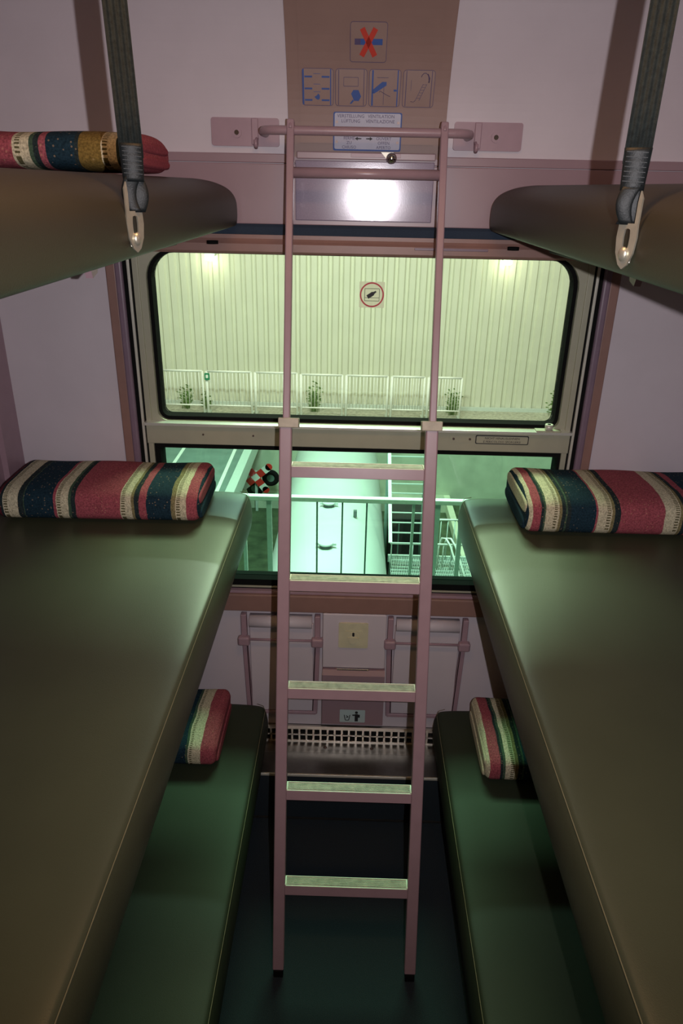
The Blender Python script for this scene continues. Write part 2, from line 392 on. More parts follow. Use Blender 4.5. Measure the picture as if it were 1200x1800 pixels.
# ------------------------------------------------------------------ window
win = thing('window_1', (CX, 0, 1.3), kind='structure')
WL, WR = -0.653, 0.683
b = MB()
for s in (-1, 1):
    e = WL if s < 0 else WR
    def xr(a, c): return (e+a, e+c) if s < 0 else (e-c, e-a)
    x0, x1 = xr(0.0, 0.026); MB().box(x0, x1, -0.014, -0.0005, 0.71, 1.80, 0.003).build('outer_casing', 'brown_case', win, label='outer strip of the casing, its shade painted brown')  # brown stands for the shaded part of the mauve casing
    x0, x1 = xr(0.0255, 0.0455); c = MB().box(x0, x1, -0.022, -0.0005, 0.777, 1.80, 0.006); c.build('inner_casing', 'purple_case', win, label='purple grey inner strip of the casing')
    x0, x1 = xr(0.0455, 0.056); MB().box(x0, x1, -0.012, 0.07, 0.777, 1.80).build('gap_seal', 'black', win)
    x0, x1 = xr(0.056, 0.063); MB().box(x0, x1, -0.013, 0.07, 0.777, 1.80, 0.001).build('edge_channel', 'alu_hi', win)
    x0, x1 = xr(0.063, 0.069); MB().box(x0, x1, -0.006, 0.07, 0.777, 1.80).build('track_seal', 'black', win)
    x0, x1 = xr(0.069, 0.084); MB().box(x0, x1, -0.010, 0.06, 0.80, 1.80, 0.001).build('side_channel', 'alu', win)
# casing bottom and sill
MB().box(WL+0.02, WR-0.02, -0.030, -0.0005, 0.712, 0.772, 0.004).build('sill', 'brown_case', win)
MB().box(WL+0.04, WR-0.04, -0.020, 0.07, 0.7725, 0.7815, 0.001).build('sill_lip', 'mauve', win)
MB().box(WL+0.05, WR-0.05, -0.004, 0.045, 0.782, 0.8085).build('bottom_seal', 'black', win)
MB().box(WL+0.07, WR-0.07, -0.010, -0.0055, 0.788, 0.794, 0.001).build('bottom_track', 'alu', win)
# upper sash
ox0, ox1, oz0, oz1 = -0.573, 0.603, 1.322, 1.800
ix0, ix1, iz0, iz1 = -0.551, 0.581, 1.3225, 1.782
inner = rrect(ix0, ix1, iz0, iz1, (0.03, 0.03, 0.075, 0.075), 8)
def outer_for(inn, x0, x1, z0, z1, n=8):
    out = []
    for q in range(4):
        seg = inn[q*(n+1):(q+1)*(n+1)]
        cx, cz = [(x0, z0), (x1, z0), (x1, z1), (x0, z1)][q]
        for k, (x, z) in enumerate(seg):
            h = k/n
            if q in (0, 2): out.append((cx, z) if h < 0.45 else ((cx, cz) if h < 0.56 else (x, cz)))
            else: out.append((x, cz) if h < 0.45 else ((cx, cz) if h < 0.56 else (cx, z)))
    return out
MB().ring(outer_for(inner, ox0, ox1, oz0, oz1), inner, -0.004, 0.05).build('upper_sash', 'alu', win)
def inset(poly, d, cx, cz):
    n = len(poly); out = []
    for i in range(n):
        p = V(poly[i]); a = V(poly[i-1]); c = V(poly[(i+1) % n]); t = (c-a).normalized(); nn = V((-t.y, t.x))
        if nn.dot(V((cx, cz))-p) < 0: nn = -nn
        out.append(tuple(p+nn*d))
    return out
in2 = inset(inner, 0.010, CX, 1.56)
MB().ring(inner, in2, 0.010, 0.052).build('upper_rubber_seal', 'black', win)
MB().prism(in2, 0.042, 0.046).build('upper_pane', 'gl_up', win)
# cross bar with top ledge, outside light painted into the ledge colour
MB().box(-0.586, 0.616, -0.012, 0.06, 1.256, 1.3135, 0.0015).build('cross_bar', 'alu', win)
MB().box(-0.586, 0.616, -0.030, 0.062, 1.314, 1.3222, 0.001).build('bar_ledge', 'ledge', win, label='ledge on top of the cross bar, painted pale for the outside light')
for x, z in ((-0.424, 1.286), (-0.281, 1.286)):
    MB().cyl((x, -0.0145, z), (x, -0.0115, z), 0.0028, 10).build('screw', 'screw', win)
# lower pane
lo_in = rrect(-0.553, 0.592, 0.8145, 1.242, 0.004, 2); lo_out = rrect(-0.568, 0.604, 0.808, 1.2555, 0.003, 2)
MB().ring(lo_out, lo_in, -0.005, 0.05).build('lower_rubber_seal', 'black', win)
lo2 = rrect(-0.5695, 0.6055, 0.809, 1.2558, 0.003, 2)
MB().prism(lo_in, 0.024, 0.028).build('lower_pane', 'gl_lo', win)
# latch on the ledge
lt = thing('window_latch', (0.55, -0.01, 1.322), 'small metal catch plate with round knob on the window ledge at right', 'latch')
MB().box(0.515, 0.585, -0.027, 0.0, 1.322, 1.326, 0.001).build('base_plate', 'alu', lt)
MB().cyl((0.551, -0.016, 1.326), (0.551, -0.016, 1.342), 0.011, 18).build('knob', 'alu_hi', lt)
MB().cyl((0.551, -0.016, 1.342), (0.551, -0.016, 1.3428), 0.005, 12).build('keyhole', 'black', lt)

# plates on the cross bar
bp_ = thing('blank_plate', (0.312, -0.012, 1.292), 'small unmarked metal plate with two screws on the window cross bar', 'plate')
MB().prism(rrect(0.277, 0.345, 1.281, 1.304, 0.003), -0.0138, -0.0121).build('plate', 'alu', bp_)
for x in (0.288, 0.334): MB().cyl((x, -0.0155, 1.2925), (x, -0.0138, 1.2925), 0.0035, 10).build('screw', 'screw', bp_)
nl = thing('warning_plate', (0.425, -0.012, 1.292), 'black-bordered warning plate with two lines of text on the window cross bar', 'sign')
MB().prism(rrect(0.350, 0.500, 1.279, 1.305, 0.004), -0.0138, -0.0121).build('border', 'black_print', nl)
MB().prism(rrect(0.3525, 0.4975, 1.2815, 1.3025, 0.003), -0.0143, -0.0136).build('plate', 'alu', nl)
text(None, 'NICHT HINAUSLEHNEN', 0.0092, wallM(0.425, -0.0145, 1.2935), 'lettering', 'black_print', nl)
text(None, 'E PERICOLOSO SPORGERSI', 0.0088, wallM(0.425, -0.0145, 1.2835), 'lettering', 'black_print', nl)

# no-bottle sticker on the upper pane
st = thing('no_bottle_sticker', (0.0435, 0.022, 1.673), 'round red-ringed sticker with a dark bottle on the upper window pane', 'sticker')
def disc(r, n=40): return [(r*math.cos(2*PI*k/n), r*math.sin(2*PI*k/n)) for k in range(n)]
sm = wallM(0.0435, 0.0417, 1.6735)
k_ = MB(sm); k_.prism(rrect(-0.034, 0.034, -0.034, 0.034, 0.003), 0, 0.0003, 'z'); k_.build('backing', 'sticker', st)
k_ = MB(sm); k_.ring(disc(0.0325), disc(0.0285), 0.0003, 0.0006, 'z'); k_.build('red_ring', 'redring', st)
k_ = MB(sm); k_.ring(rrect(-0.0200, 0.0205, -0.0165, 0.0165, 0.002), rrect(-0.0188, 0.0193, -0.0153, 0.0153, 0.001), 0.0003, 0.0006, 'z')
k_.box(-0.019, 0.0195, -0.0082, -0.0072, 0.0003, 0.0006); k_.build('window_outline', 'black_print', st)
bot = [(-0.012, -0.005), (0.004, -0.005), (0.0065, -0.003), (0.0135, -0.0018), (0.0135, 0.0018), (0.0065, 0.003), (0.004, 0.005), (-0.012, 0.005)]
a = math.radians(33)
k_ = MB(sm); k_.prism([(x*math.cos(a)-y*math.sin(a)*1.0-0.001, x*math.sin(a)+y*math.cos(a)+0.001) for x, y in [(p[0]*1.08, p[1]*1.05) for p in bot]], 0.0006, 0.0009, 'z'); k_.build('bottle', 'black_print', st)

# roller blind: headrail with the navy cloth showing above it
rb = thing('roller_blind', (CX, -0.02, 1.78), 'rolled-up navy roller blind in a mauve headrail above the window', 'blind')
MB().prism([(-0.001, 1.776), (-0.030, 1.776), (-0.036, 1.782), (-0.036, 1.800), (-0.030, 1.806), (-0.026, 1.812), (-0.026, 1.8215), (-0.001, 1.8215)], WL-0.002, WR+0.002, 'x').build('headrail', 'brown_case', rb)
MB().prism([(-0.0255, 1.822), (-0.0255, 1.840), (-0.020, 1.8465), (-0.013, 1.8465), (-0.013, 1.822)], WL+0.02, WR-0.02, 'x').build('cloth_roll', 'navy', rb)
MB().box(0.145, 0.330, -0.0375, -0.0355, 1.793, 1.799, 0.001).build('grip_slot', 'purple_case', rb)

# ------------------------------------------------------------------ signs on the centre panel
def on_panel(x, z, extra=0.0135, h=0.038):
    """plane through the curved panel h above and below z, so flat art touches it top and bottom"""
    (ya, _), (yb, _) = cove_at(z-h), cove_at(z+h)
    return wallM(x, (ya+yb)/2-extra-0.0006, z, math.atan2(ya-yb, 2*h))
s1 = thing('ceiling_notice_sticker', (0.014, cove_at(2.228)[0], 2.228), 'square sticker with a red cross over a blue bar at panel top', 'sticker')
m1 = on_panel(0.014, 2.228)
k_ = MB(m1); k_.prism(rrect(-0.041, 0.041, -0.040, 0.040, 0.006), 0, 0.0004, 'z'); k_.build('backing', 'pale', s1)
k_ = MB(m1); k_.ring(rrect(-0.041, 0.041, -0.040, 0.040, 0.006), rrect(-0.0400, 0.0400, -0.039, 0.039, 0.005), 0.0004, 0.0007, 'z'); k_.build('outline', 'lilac', s1)
k_ = MB(m1); k_.box(-0.031, -0.018, -0.005, 0.007, 0.0004, 0.0007); k_.build('bar_end', 'lilac', s1)
k_ = MB(m1); k_.box(-0.018, 0.031, -0.005, 0.007, 0.0004, 0.0007); k_.build('blue_bar', 'blue', s1)
k_ = MB(m1)
for s in (-1, 1): k_.obox((0, 0, 0.0009), ((math.cos(s*0.50), math.sin(s*0.50), 0), (-math.sin(s*0.50), math.cos(s*0.50), 0), (0, 0, 1)), (0.0058, 0.031, 0.0002))
k_.build('red_cross', 'redx', s1)

pz = 2.1445
cards = [(-0.1005, 'picture sticker of three pairs of berths, leftmost of four in the row'),
         (-0.0230, 'picture sticker of a blue lump under a window, second from left'),
         (0.0545, 'picture sticker of a folding berth with an arc, third from left'),
         (0.1330, 'picture sticker of a slanting ladder, rightmost of four in the row')]
for i, (x, lab) in enumerate(cards):
    t = thing('pictogram_sticker', (x, cove_at(pz)[0], pz), lab, 'sticker', 'instruction pictograms on the brown panel')
    m = on_panel(x, pz)
    k_ = MB(m); k_.prism(rrect(-0.0365, 0.0365, -0.038, 0.038, 0.007), 0, 0.0004, 'z'); k_.build('backing', 'pale', t)
    k_ = MB(m); k_.ring(rrect(-0.0365, 0.0365, -0.038, 0.038, 0.007), rrect(-0.0355, 0.0355, -0.037, 0.037, 0.006), 0.0004, 0.0007, 'z')
    k_.build('outline', 'lilac', t)
    k_ = MB(m)
    wl = 0.0036 if i in (0, 2) else 0.0016
    c_ = 'blue' if i in (0, 2) else 'lilac'
    k_.box(-0.0355 if i == 0 else -0.030, (-0.0355 if i == 0 else -0.030)+wl, -0.036, 0.036, 0.0004, 0.0008)
    k_.build('side_bar', c_, t); k_ = MB(m)
    k_.box(0.0285, 0.0285+(0.0024 if i in (0, 2) else 0.0014), -0.0365, 0.0365, 0.0004, 0.0008)
    k_.build('side_bar', c_, t)
    k_ = MB(m)
    if i == 0:
        for z in (0.021, -0.003, -0.0265):
            k_.box(-0.0305, -0.013, z-0.0018, z+0.0018, 0.0004, 0.0008); k_.box(0.009, 0.027, z-0.0018, z+0.0018, 0.0004, 0.0008)
        k_.prism([(-0.004, -0.024), (-0.008, -0.020), (-0.002, -0.0165), (0.001, -0.013), (0.0045, -0.017), (0.0045, -0.023), (0.001, -0.026)], 0.0004, 0.0008, 'z')
        for z in (0.006, -0.0095, 0.027): k_.box(-0.010, 0.006, z-0.0004, z+0.0004, 0.0004, 0.0007)
    elif i == 1:
        k_.prism([(0.0, -0.012), (0.005, -0.0045), (0.017, -0.0045), (0.0235, -0.0175), (0.018, -0.027), (0.007, -0.0265)], 0.0004, 0.0008, 'z')
        k_.prism([(0.004, -0.024), (0.007, -0.027), (0.001, -0.033), (-0.003, -0.033)], 0.0004, 0.0008, 'z')
    elif i == 2:
        k_.prism([(-0.028, -0.010), (-0.027, -0.003), (-0.006, 0.013), (0.004, 0.013), (0.004, 0.006), (-0.012, -0.004), (-0.024, -0.011)], 0.0004, 0.0008, 'z')
        k_.box(0.021, 0.028, -0.006, -0.002, 0.0004, 0.0008)
    else:
        k_.tube([(0.013+0.009*math.cos(q), 0.019+0.013*math.sin(q), 0.0006) for q in [0.0+0.25*k for k in range(12)]], 0.0007, 5)
        k_.tube([(0.0225, 0.013, 0.0006), (0.0235, 0.022, 0.0006), (0.019, 0.030, 0.0006)], 0.0014, 5)
    k_.build('blue_figure', 'blue' if i < 3 else 'lilac', t)
    k_ = MB(m)
    if i == 1:
        k_.ring(rrect(-0.018, 0.0165, 0.0025, 0.0215, 0.001, 1), rrect(-0.017, 0.0155, 0.0035, 0.0205, 0.0005, 1), 0.0004, 0.0007, 'z'); k_.build('window_outline', 'lilac', t)
    elif i == 2:
        k_.tube([(-0.012+0.0, -0.008, 0.0006)]+[(-0.016+0.03*math.sin(q), -0.002-0.014*math.sin(min(q*1.2, 1.57)), 0.0006) for q in [0.2+0.17*k for k in range(8)]], 0.0006, 5)
        k_.box(-0.0025, -0.0015, -0.034, 0.002, 0.0004, 0.0007); k_.box(-0.018, 0.008, 0.021, 0.022, 0.0004, 0.0007); k_.build('arc_lines', 'lilac', t)
    elif i == 3:
        for o2 in (0, 0.0085):
            k_.bar((-0.006+o2, -0.024, 0.0006), (0.010+o2, 0.010, 0.0006), 0.0009, 0.0004, (0, 0, 1))
        for q in range(6):
            y = -0.019+q*0.0055; x0 = -0.0035+q*0.0026; k_.box(x0, x0+0.0085, y, y+0.0007, 0.0004, 0.0007)
        k_.tube([(-0.006, -0.024, 0.0006), (-0.010, -0.027, 0.0006), (-0.017, -0.026, 0.0006)], 0.0005, 5)
        k_.box(-0.018, -0.0172, -0.004, 0.018, 0.0004, 0.0007); k_.build('ladder_lines', 'lilac', t)

ms = thing('ventilation_sign', (0.018, -0.012, 2.053), 'engraved metal sign with two arrows behind the top rail', 'sign')
m = on_panel(0.0175, 2.056, 0.0135)
k_ = MB(m); k_.prism(rrect(-0.0815, 0.0815, -0.041, 0.041, 0.004), 0, 0.0015, 'z'); k_.build('border', 'blue', ms)
k_ = MB(m); k_.prism(rrect(-0.0785, 0.0785, -0.0375, 0.039, 0.004), 0.0015, 0.0022, 'z'); k_.build('plate', 'signmetal', ms)
for txt, x, y, sz in (('VERSTELLUNG', -0.040, 0.0295, 0.0100), ('LÜFTUNG', -0.040, 0.0190, 0.0100), ('VENTILATION', 0.032, 0.0295, 0.0100), ('VENTILAZIONE', 0.030, 0.0190, 0.0100),
                      ('FERMÉ', -0.043, -0.0170, 0.0095), ('ZU', -0.043, -0.0265, 0.0095), ('CHIUSO', -0.043, -0.0360, 0.0095),
                      ('OUVERT', 0.040, -0.0170, 0.0095), ('OFFEN', 0.040, -0.0265, 0.0095), ('APERTO', 0.040, -0.0360, 0.0095)):
    text(None, txt, sz, m @ Matrix.Translation((x, y, 0.0024)), 'lettering', 'lilac', ms)
for s in (-1, 1):
    k_ = MB(m); x = -0.010+s*0.0125+0.002
    k_.prism([(x+s*0.009, -0.0145), (x+s*0.002, -0.0105), (x+s*0.002, -0.0130), (x-s*0.007, -0.0135), (x-s*0.007, -0.0155), (x+s*0.002, -0.0160), (x+s*0.002, -0.0185)], 0.0022, 0.0026, 'z'); k_.build('arrow', 'black_print', ms)
for x, y in ((-0.073, 0.020), (0.073, 0.020), (-0.073, -0.022), (0.073, -0.022)):
    k_ = MB(m); k_.cyl((x, y, 0.002), (x, y, 0.0036), 0.0032, 12); k_.build('screw', 'screw', ms)

kn = thing('ventilation_lever', (0.072, -0.02, 2.01), 'small steel lever with round ball knob under the metal sign', 'lever')
MB().prism([(0.052, 2.013), (0.082, 2.013), (0.084, 1.996), (0.072, 1.992)], -0.024, -0.0205).build('lever_plate', 'alu_hi', kn)
MB().cyl((0.077, -0.024, 1.999), (0.077, -0.034, 1.999), 0.005, 12).build('stem', 'chrome', kn)
MB().sphere((0.0775, -0.042, 1.999), 0.0125, 24).build('ball_knob', 'chrome', kn)
MB().box(-0.02, 0.10, -0.0225, -0.0203, 2.001, 2.010, 0.0005).build('slide_track', 'mauve', pan)

# ------------------------------------------------------------------ ladder rail with its wall plates
lr = thing('ladder_rail', (CX, -0.05, 2.05), 'mauve horizontal rail on two wall plates that the ladder hooks onto', 'rail')
for s in (-1, 1):
    px = CX+s*0.293 if s > 0 else CX-0.292
    k_ = MB(); k_.prism(rrect(px-0.082, px+0.082, 2.021, 2.082, 0.006), -0.010, 0.002); pl = k_.build('wall_plate', 'mauve', lr)
    sx = CX+s*0.312; MB().cyl((sx, -0.0135, 2.050), (sx, -0.0095, 2.050), 0.0115, 24).build('washer', 'mauve', pl)
    MB().cyl((sx, -0.0160, 2.050), (sx, -0.0130, 2.050), 0.0055, 16).build('bolt', 'chrome', pl)
    hx = CX+s*0.268
    k_ = MB(); k_.box(hx-0.008, hx+0.008, -0.0165, -0.0098, 2.024, 2.081, 0.002)
    k_.tube([(hx-0.004*s, -0.012, 2.040), (hx-0.004*s, -0.018, 2.028), (hx-0.004*s, -0.028, 2.018), (hx-0.004*s, -0.034, 2.022), (hx-0.004*s, -0.034, 2.034)], 0.0045, 10)
    k_.build('coat_hook', 'mauve', pl)
pts = []
zb, yb = 2.050, -0.102
for s in (-1, 1):
    a = [(CX+s*0.243, -0.008, zb), (CX+s*0.243, -0.055, zb), (CX+s*0.240, -0.075, zb), (CX+s*0.232, -0.090, zb), (CX+s*0.218, -0.100, zb), (CX+s*0.200, yb, zb)]
    pts = a if s < 0 else pts+a[::-1]
MB().tube(pts, 0.0098, 16).build('cross_tube', 'ladder', lr)

# ------------------------------------------------------------------ ladder
ld = thing('ladder', (CX, -0.70, 0.0), 'mauve metal ladder leaning in front of the window between the berths', 'ladder')
T0, T1 = V((0, -0.104, 2.058)), V((0, -0.706, 0.0))
dr = (T1-T0).normalized(); nrm = V((0, dr.z, -dr.y)).normalized()
if nrm.y > 0: nrm = -nrm               # towards the camera
def lp(z): 
    t = (z-T0.z)/dr.z; return T0.y+dr.y*t
for s in (-1, 1):
    xu = CX+(-0.1735 if s < 0 else 0.1775); xl = CX+(-0.1745 if s < 0 else 0.1765)
    zt = 2.070
    rail = MB()
    rail.obox(V((xu, lp((zt+1.40)/2)-0.0, (zt+1.40)/2)), ((1, 0, 0), nrm, dr), (0.0085, 0.012, (zt-1.40)/2/abs(dr.z)), 0.003)
    ur = rail.build('upper_rail', 'ladder', ld)
    zl = 0.022
    rail = MB(); c = V((xl, lp((1.415+zl)/2)-0.002, (1.415+zl)/2))
    rail.obox(c, ((1, 0, 0), nrm, dr), (0.0150, 0.0125, (1.415-zl)/2/abs(dr.z)), 0.0035)
    lrail = rail.build('lower_rail', 'ladder', ld)
    rail = MB(); rail.obox(V((xl, lp(0.012)-0.002, 0.0125)), ((1, 0, 0), (0, 1, 0), (0, 0, 1)), (0.0125, 0.011, 0.0125), 0.002); rail.build('rubber_foot', 'black', lrail)
    # hook over the rail
    MB().tube([(xu, yb+0.012*math.sin(q)*1.2, zb+0.0155*math.cos(q)) for q in [-1.4+0.35*k for k in range(9)]], 0.0048, 8).build('hook', 'ladder', ur)
    cc = V((xu-0.002*s+(0.004 if s < 0 else -0.0), lp(1.413)-0.002, 1.413))
    k_ = MB(); k_.obox(cc+nrm*0.002, ((1, 0, 0), nrm, dr), (0.0245, 0.0175, 0.0115), 0.002); k_.build('slide_clip', 'clip', ld, label='cream plastic sliding clip')
xa, xb = CX-0.166, CX+0.170
yy = lp(1.962)
MB().cyl((xa, yy, 1.962), (xb, yy, 1.962), 0.0115, 20).build('rung', 'ladder', ld, label='round tube rung')
xa, xb = CX-0.160, CX+0.162
for z in (1.300, 1.029, 0.761, 0.498, 0.242):
    y = lp(z)
    k_ = MB(); k_.obox(V((CX+0.001, y-0.004, z)), ((1, 0, 0), nrm, dr), (0.161, 0.004, 0.0135), 0.001)
    k_.box(xa, xb, y-0.004, y+0.024, z+0.0085, z+0.0105)
    rg = k_.build('rung', 'ladder', ld)
    k_ = MB(); k_.box(xa+0.003, xb-0.003, y+0.000, y+0.0235, z+0.0106, z+0.0136)
    for q in range(6): k_.box(xa+0.004, xb-0.004, y+0.0015+q*0.0036, y+0.0032+q*0.0036, z+0.0134, z+0.0148)
    k_.build('tread_pad', 'tread', rg)
    k_ = MB(); k_.box(xa, xb, y-0.0045, y-0.0015, z+0.0100, z+0.0142, 0.001)
    k_.box(xa, xb, y+0.0236, y+0.0255, z+0.0086, z+0.0160, 0.0005)
    for x in (xa, xb-0.0025): k_.box(x, x+0.0025, y-0.003, y+0.0245, z+0.0100, z+0.0165)
    k_.build('tread_lip', 'lip', rg)

# ------------------------------------------------------------------ below the window: socket panel, bin, folding tables, heater
so = thing('socket_panel', (0.025, -0.0, 0.505), 'white raised panel with an ivory power socket under the window', 'panel')
MB().box(-0.077, 0.126, -0.030, -0.0005, 0.506, 0.7115, 0.004).build('panel', 'white', so)
k_ = MB(); k_.prism(rrect(-0.026, 0.068, 0.590, 0.682, 0.006), -0.037, -0.030); fr = k_.build('socket_frame', 'ivory', so)
k_ = MB(); k_.prism(rrect(-0.006, 0.048, 0.598, 0.655, 0.003), -0.0400, -0.037); k_.build('socket_insert', 'ivory', so)
k_ = MB(); k_.cyl((0.021, -0.0412, 0.634), (0.021, -0.0395, 0.634), 0.0185, 28); k_.build('socket_face', 'ivory', so)
k_ = MB(); k_.prism([(0.003, 0.634)]+[(0.021+0.018*math.cos(q), 0.634-0.018*math.sin(q)*1.35) for q in [PI-0.26*k for k in range(1, 12)]]+[(0.039, 0.634)], -0.0455, -0.040); k_.build('socket_lid', 'ivory', so)
k_ = MB(); k_.prism(rrect(0.0175, 0.0245, 0.637, 0.651, 0.003), -0.0424, -0.0412); k_.build('key_slot', 'black_print', so)

bn = thing('waste_bin', (0.026, -0.03, 0.286), 'mauve wall-mounted waste bin with hinged lid below the socket panel', 'bin')
k_ = MB(); k_.prism([(-0.0005, 0.292), (-0.042, 0.288), (-0.060, 0.30), (-0.050, 0.490), (-0.034, 0.502), (-0.0005, 0.502)], -0.076, 0.127, 'x'); k_.build('flap', 'mauve_flat', bn)
k_ = MB(); k_.box(-0.030, 0.075, -0.0375, -0.030, 0.5025, 0.5065, 0.001); k_.build('hinge', 'chrome', bn)
sM = Matrix(((1, 0, 0, 0.0255), (0, 0.053, -0.9986, -0.0595), (0, 0.9986, 0.053, 0.334), (0, 0, 0, 1)))
k_ = MB(sM); k_.prism(rrect(-0.042, 0.042, -0.023, 0.026, 0.003), 0.000, 0.0009, 'z'); k_.build('pictogram_plate', 'picto_bg', bn)
k_ = MB(sM)
k_.box(0.008, 0.019, -0.019, 0.010, 0.0009, 0.0013); k_.box(0.000, 0.008, 0.003, 0.008, 0.0009, 0.0013); k_.box(0.019, 0.025, -0.004, 0.008, 0.0009, 0.0013)
k_.prism([(0.0135+0.005*math.cos(2*PI*q/14), 0.016+0.005*math.sin(2*PI*q/14)) for q in range(14)], 0.0009, 0.0013, 'z')
for p0, p1 in (((-0.027, 0.006), (-0.023, -0.015)), ((-0.023, -0.015), (-0.012, -0.015)), ((-0.012, -0.015), (-0.008, 0.006)), ((-0.020, 0.004), (-0.014, -0.004)), ((-0.020, -0.006), (-0.014, 0.000))):
    k_.bar((*p0, 0.0011), (*p1, 0.0011), 0.0026, 0.0004, (0, 0, 1))
k_.build('pictogram', 'black_print', bn)

for side, (xa, xb) in (('left', (-0.335, -0.088)), ('right', (0.133, 0.382))):
    t = thing('folding_table', ((xa+xb)/2, 0, 0.30), 'white folding table stowed against the wall '+('left' if side == 'left' else 'right')+' of the socket panel', 'table', 'folding tables under the window')
    MB().box(xa+0.022, xb-0.020, -0.016, -0.002, 0.315, 0.662, 0.003).build('table_leaf', 'white', t)
    k_ = MB(); k_.prism([(-0.002, 0.650), (-0.024, 0.650), (-0.034, 0.656), (-0.038, 0.668), (-0.034, 0.682), (-0.022, 0.690), (-0.002, 0.690)], xa+0.024, xb-0.024, 'x', True); k_.build('rounded_edge', 'white', t)
    k_ = MB(); k_.cyl((xa+0.01, -0.036, 0.612), (xb-0.01, -0.036, 0.612), 0.0042, 14); k_.build('hinge_rod', 'mauve', t)
    for s, x in ((-1, xa+0.006), (1, xb-0.006)):
        lean = 0.014*(-s)
        k_ = MB(); k_.bar((x, -0.018, 0.698), (x, -0.018, 0.60), 0.018, 0.022, (0, 1, 0), 0.003)
        k_.bar((x, -0.012, 0.60), (x+lean*0.6, -0.012, 0.305), 0.018, 0.014, (0, 1, 0), 0.002); k_.build('frame_post', 'mauve', t)
        k_ = MB(); k_.box(x-0.019, x+0.019, -0.046, -0.022, 0.590, 0.622, 0.007); k_.build('pivot_clamp', 'mauve', t)
        k_ = MB(); k_.bar((x-s*0.006+lean*0.05, -0.020, 0.59), (x-s*0.006+lean*0.6, -0.020, 0.32), 0.0025, 0.0015, (0, 1, 0)); k_.build('post_groove', 'black', t)
    MB().box(xa+0.01, xb-0.01, -0.020, -0.002, 0.302, 0.314, 0.002).build('bottom_rail', 'mauve', t)

ht = thing('heater_casing', (CX, -0.09, 0), 'stainless steel heater casing with slotted grille along the floor under the window', 'heater')
HX0, HX1 = -0.33, 0.36
gb = MB(); sl = []
x = HX0; n = 0
gw = 0.0245
# grille plate with real slots: bars between two rows of openings
gb.box(HX0, HX1, -0.012, -0.004, 0.1805, 0.186); gb.box(HX0, HX1, -0.012, -0.004, 0.206, 0.2115); gb.box(HX0, HX1, -0.012, -0.004, 0.232, 0.246)
for k in range(int((HX1-HX0)/gw)+1):
    x = HX0+k*gw; gb.box(x, x+0.0065, -0.012, -0.004, 0.186, 0.232)
gb.build('grille', 'inox', ht)
MB().box(HX0, HX1, -0.004, -0.0006, 0.1805, 0.246).build('grille_backing', 'black', ht)
MB().prism([(-0.004, 0.158), (-0.012, 0.1805), (-0.066, 0.180), (-0.068, 0.176)], HX0, HX1, 'x').build('screw_strip', 'inox_dull', ht)
MB().prism([(-0.066, 0.150), (-0.069, 0.182), (-0.173, 0.190), (-0.177, 0.188), (-0.177, 0.150)], HX0, HX1, 'x').build('top_plate', 'inox_dull', ht)
MB().box(HX0, HX1, -0.181, -0.1765, 0.183, 0.192, 0.001).build('front_edge', 'alu_hi', ht)
for x in (-0.064, 0.096): MB().sphere((x, -0.040, 0.181), 0.006, 12, (1, 1, 0.5)).build('screw', 'screw', ht)
MB().box(HX0, HX1, -0.176, -0.004, 0.001, 0.150).box(HX0, HX1, -0.180, -0.176, 0.001, 0.182).build('carpeted_riser', 'carpet', ht)
MB().box(HX0, HX1, -0.186, -0.1805, 0.001, 0.006).build('floor_strip', 'dark', ht)

# ------------------------------------------------------------------ berths
def berth_sections(x_in, sgn, pts, y0, y1, r0, tilt=0.0):
    """cross-section pts (distance outwards from the aisle edge, z) swept from y0 (window) to y1 with rounded ends"""
    cx = sum(p[0] for p in pts)/len(pts); zs = [p[1] for p in pts]; zmid = (min(zs)+max(zs))/2
    ys = []
    for k in range(7):
        a = k/6*PI/2; ys.append((y0-r0*(1-math.sin(a)), r0*(1-math.cos(a)) if False else r0*(1-math.sin(a))))
    rings = []
    seq = []
    for k in range(9):
        a = k/8*PI/2; seq.append((y0-r0*(1-math.cos(a)), r0*(1-math.sin(a))))
    seq += [(y0-r0-(y0-y1-2*r0)*q/10, 0) for q in range(1, 10)]
    for k in range(9):
        a = (1-k/8)*PI/2; seq.append((y1+r0*(1-math.cos(a)), r0*(1-math.sin(a))))
    d1 = max(p[0] for p in pts)
    for y, e in seq:
        ring = []
        for d, z in pts:
            dd = d+e*0.8*(1-2*min(1, max(0, (d-0.0)/d1))) if d < d1/2 else d-e*0.8*(2*d/d1-1)
            zz = z+(zmid-z)*min(1, e/(0.5*(max(zs)-min(zs)))*0.6)
            ring.append((x_in+sgn*dd, y, zz+tilt*(y-y0)))
        rings.append(ring)
    return rings
def smooth_poly(pts, it=2, keep=()):
    for _ in range(it):
        out = []
        n = len(pts)
        for i in range(n):
            a, b = V(pts[i]), V(pts[(i+1) % n]); out += [tuple(a*0.75+b*0.25), tuple(a*0.25+b*0.75)]
        pts = out
    return pts
def berth(x_in, sgn, z, pts, y1, label, m, seam, tilt=0.0, r=0.035, y0=-0.004):
    wdt = abs((XR-0.004 if sgn > 0 else XL+0.004)-x_in)
    t = thing('couchette_berth', (x_in+sgn*wdt/2, -0.95, z), label, 'berth', 'couchette berths')
    P = smooth_poly([(d if d < 5 else wdt, z+q) for d, q in pts])
    MB().loft(berth_sections(x_in, sgn, P, y0, y1, r, tilt)).build('cushion', m, t)
    if seam:
        path = [(x_in+sgn*(seam[0]+0.03), y0-0.004, z+seam[1]+0.001), (x_in+sgn*(seam[0]+0.009), y0-0.012, z+seam[1])]
        path += [(x_in+sgn*seam[0], y, z+seam[1]+tilt*y) for y in [y0-0.035-(abs(y1)-0.10)*q/12 for q in range(13)]]
        MB().tube(path, 0.0009, 6).build('seam_piping', 'piping', t)
    return t, wdt
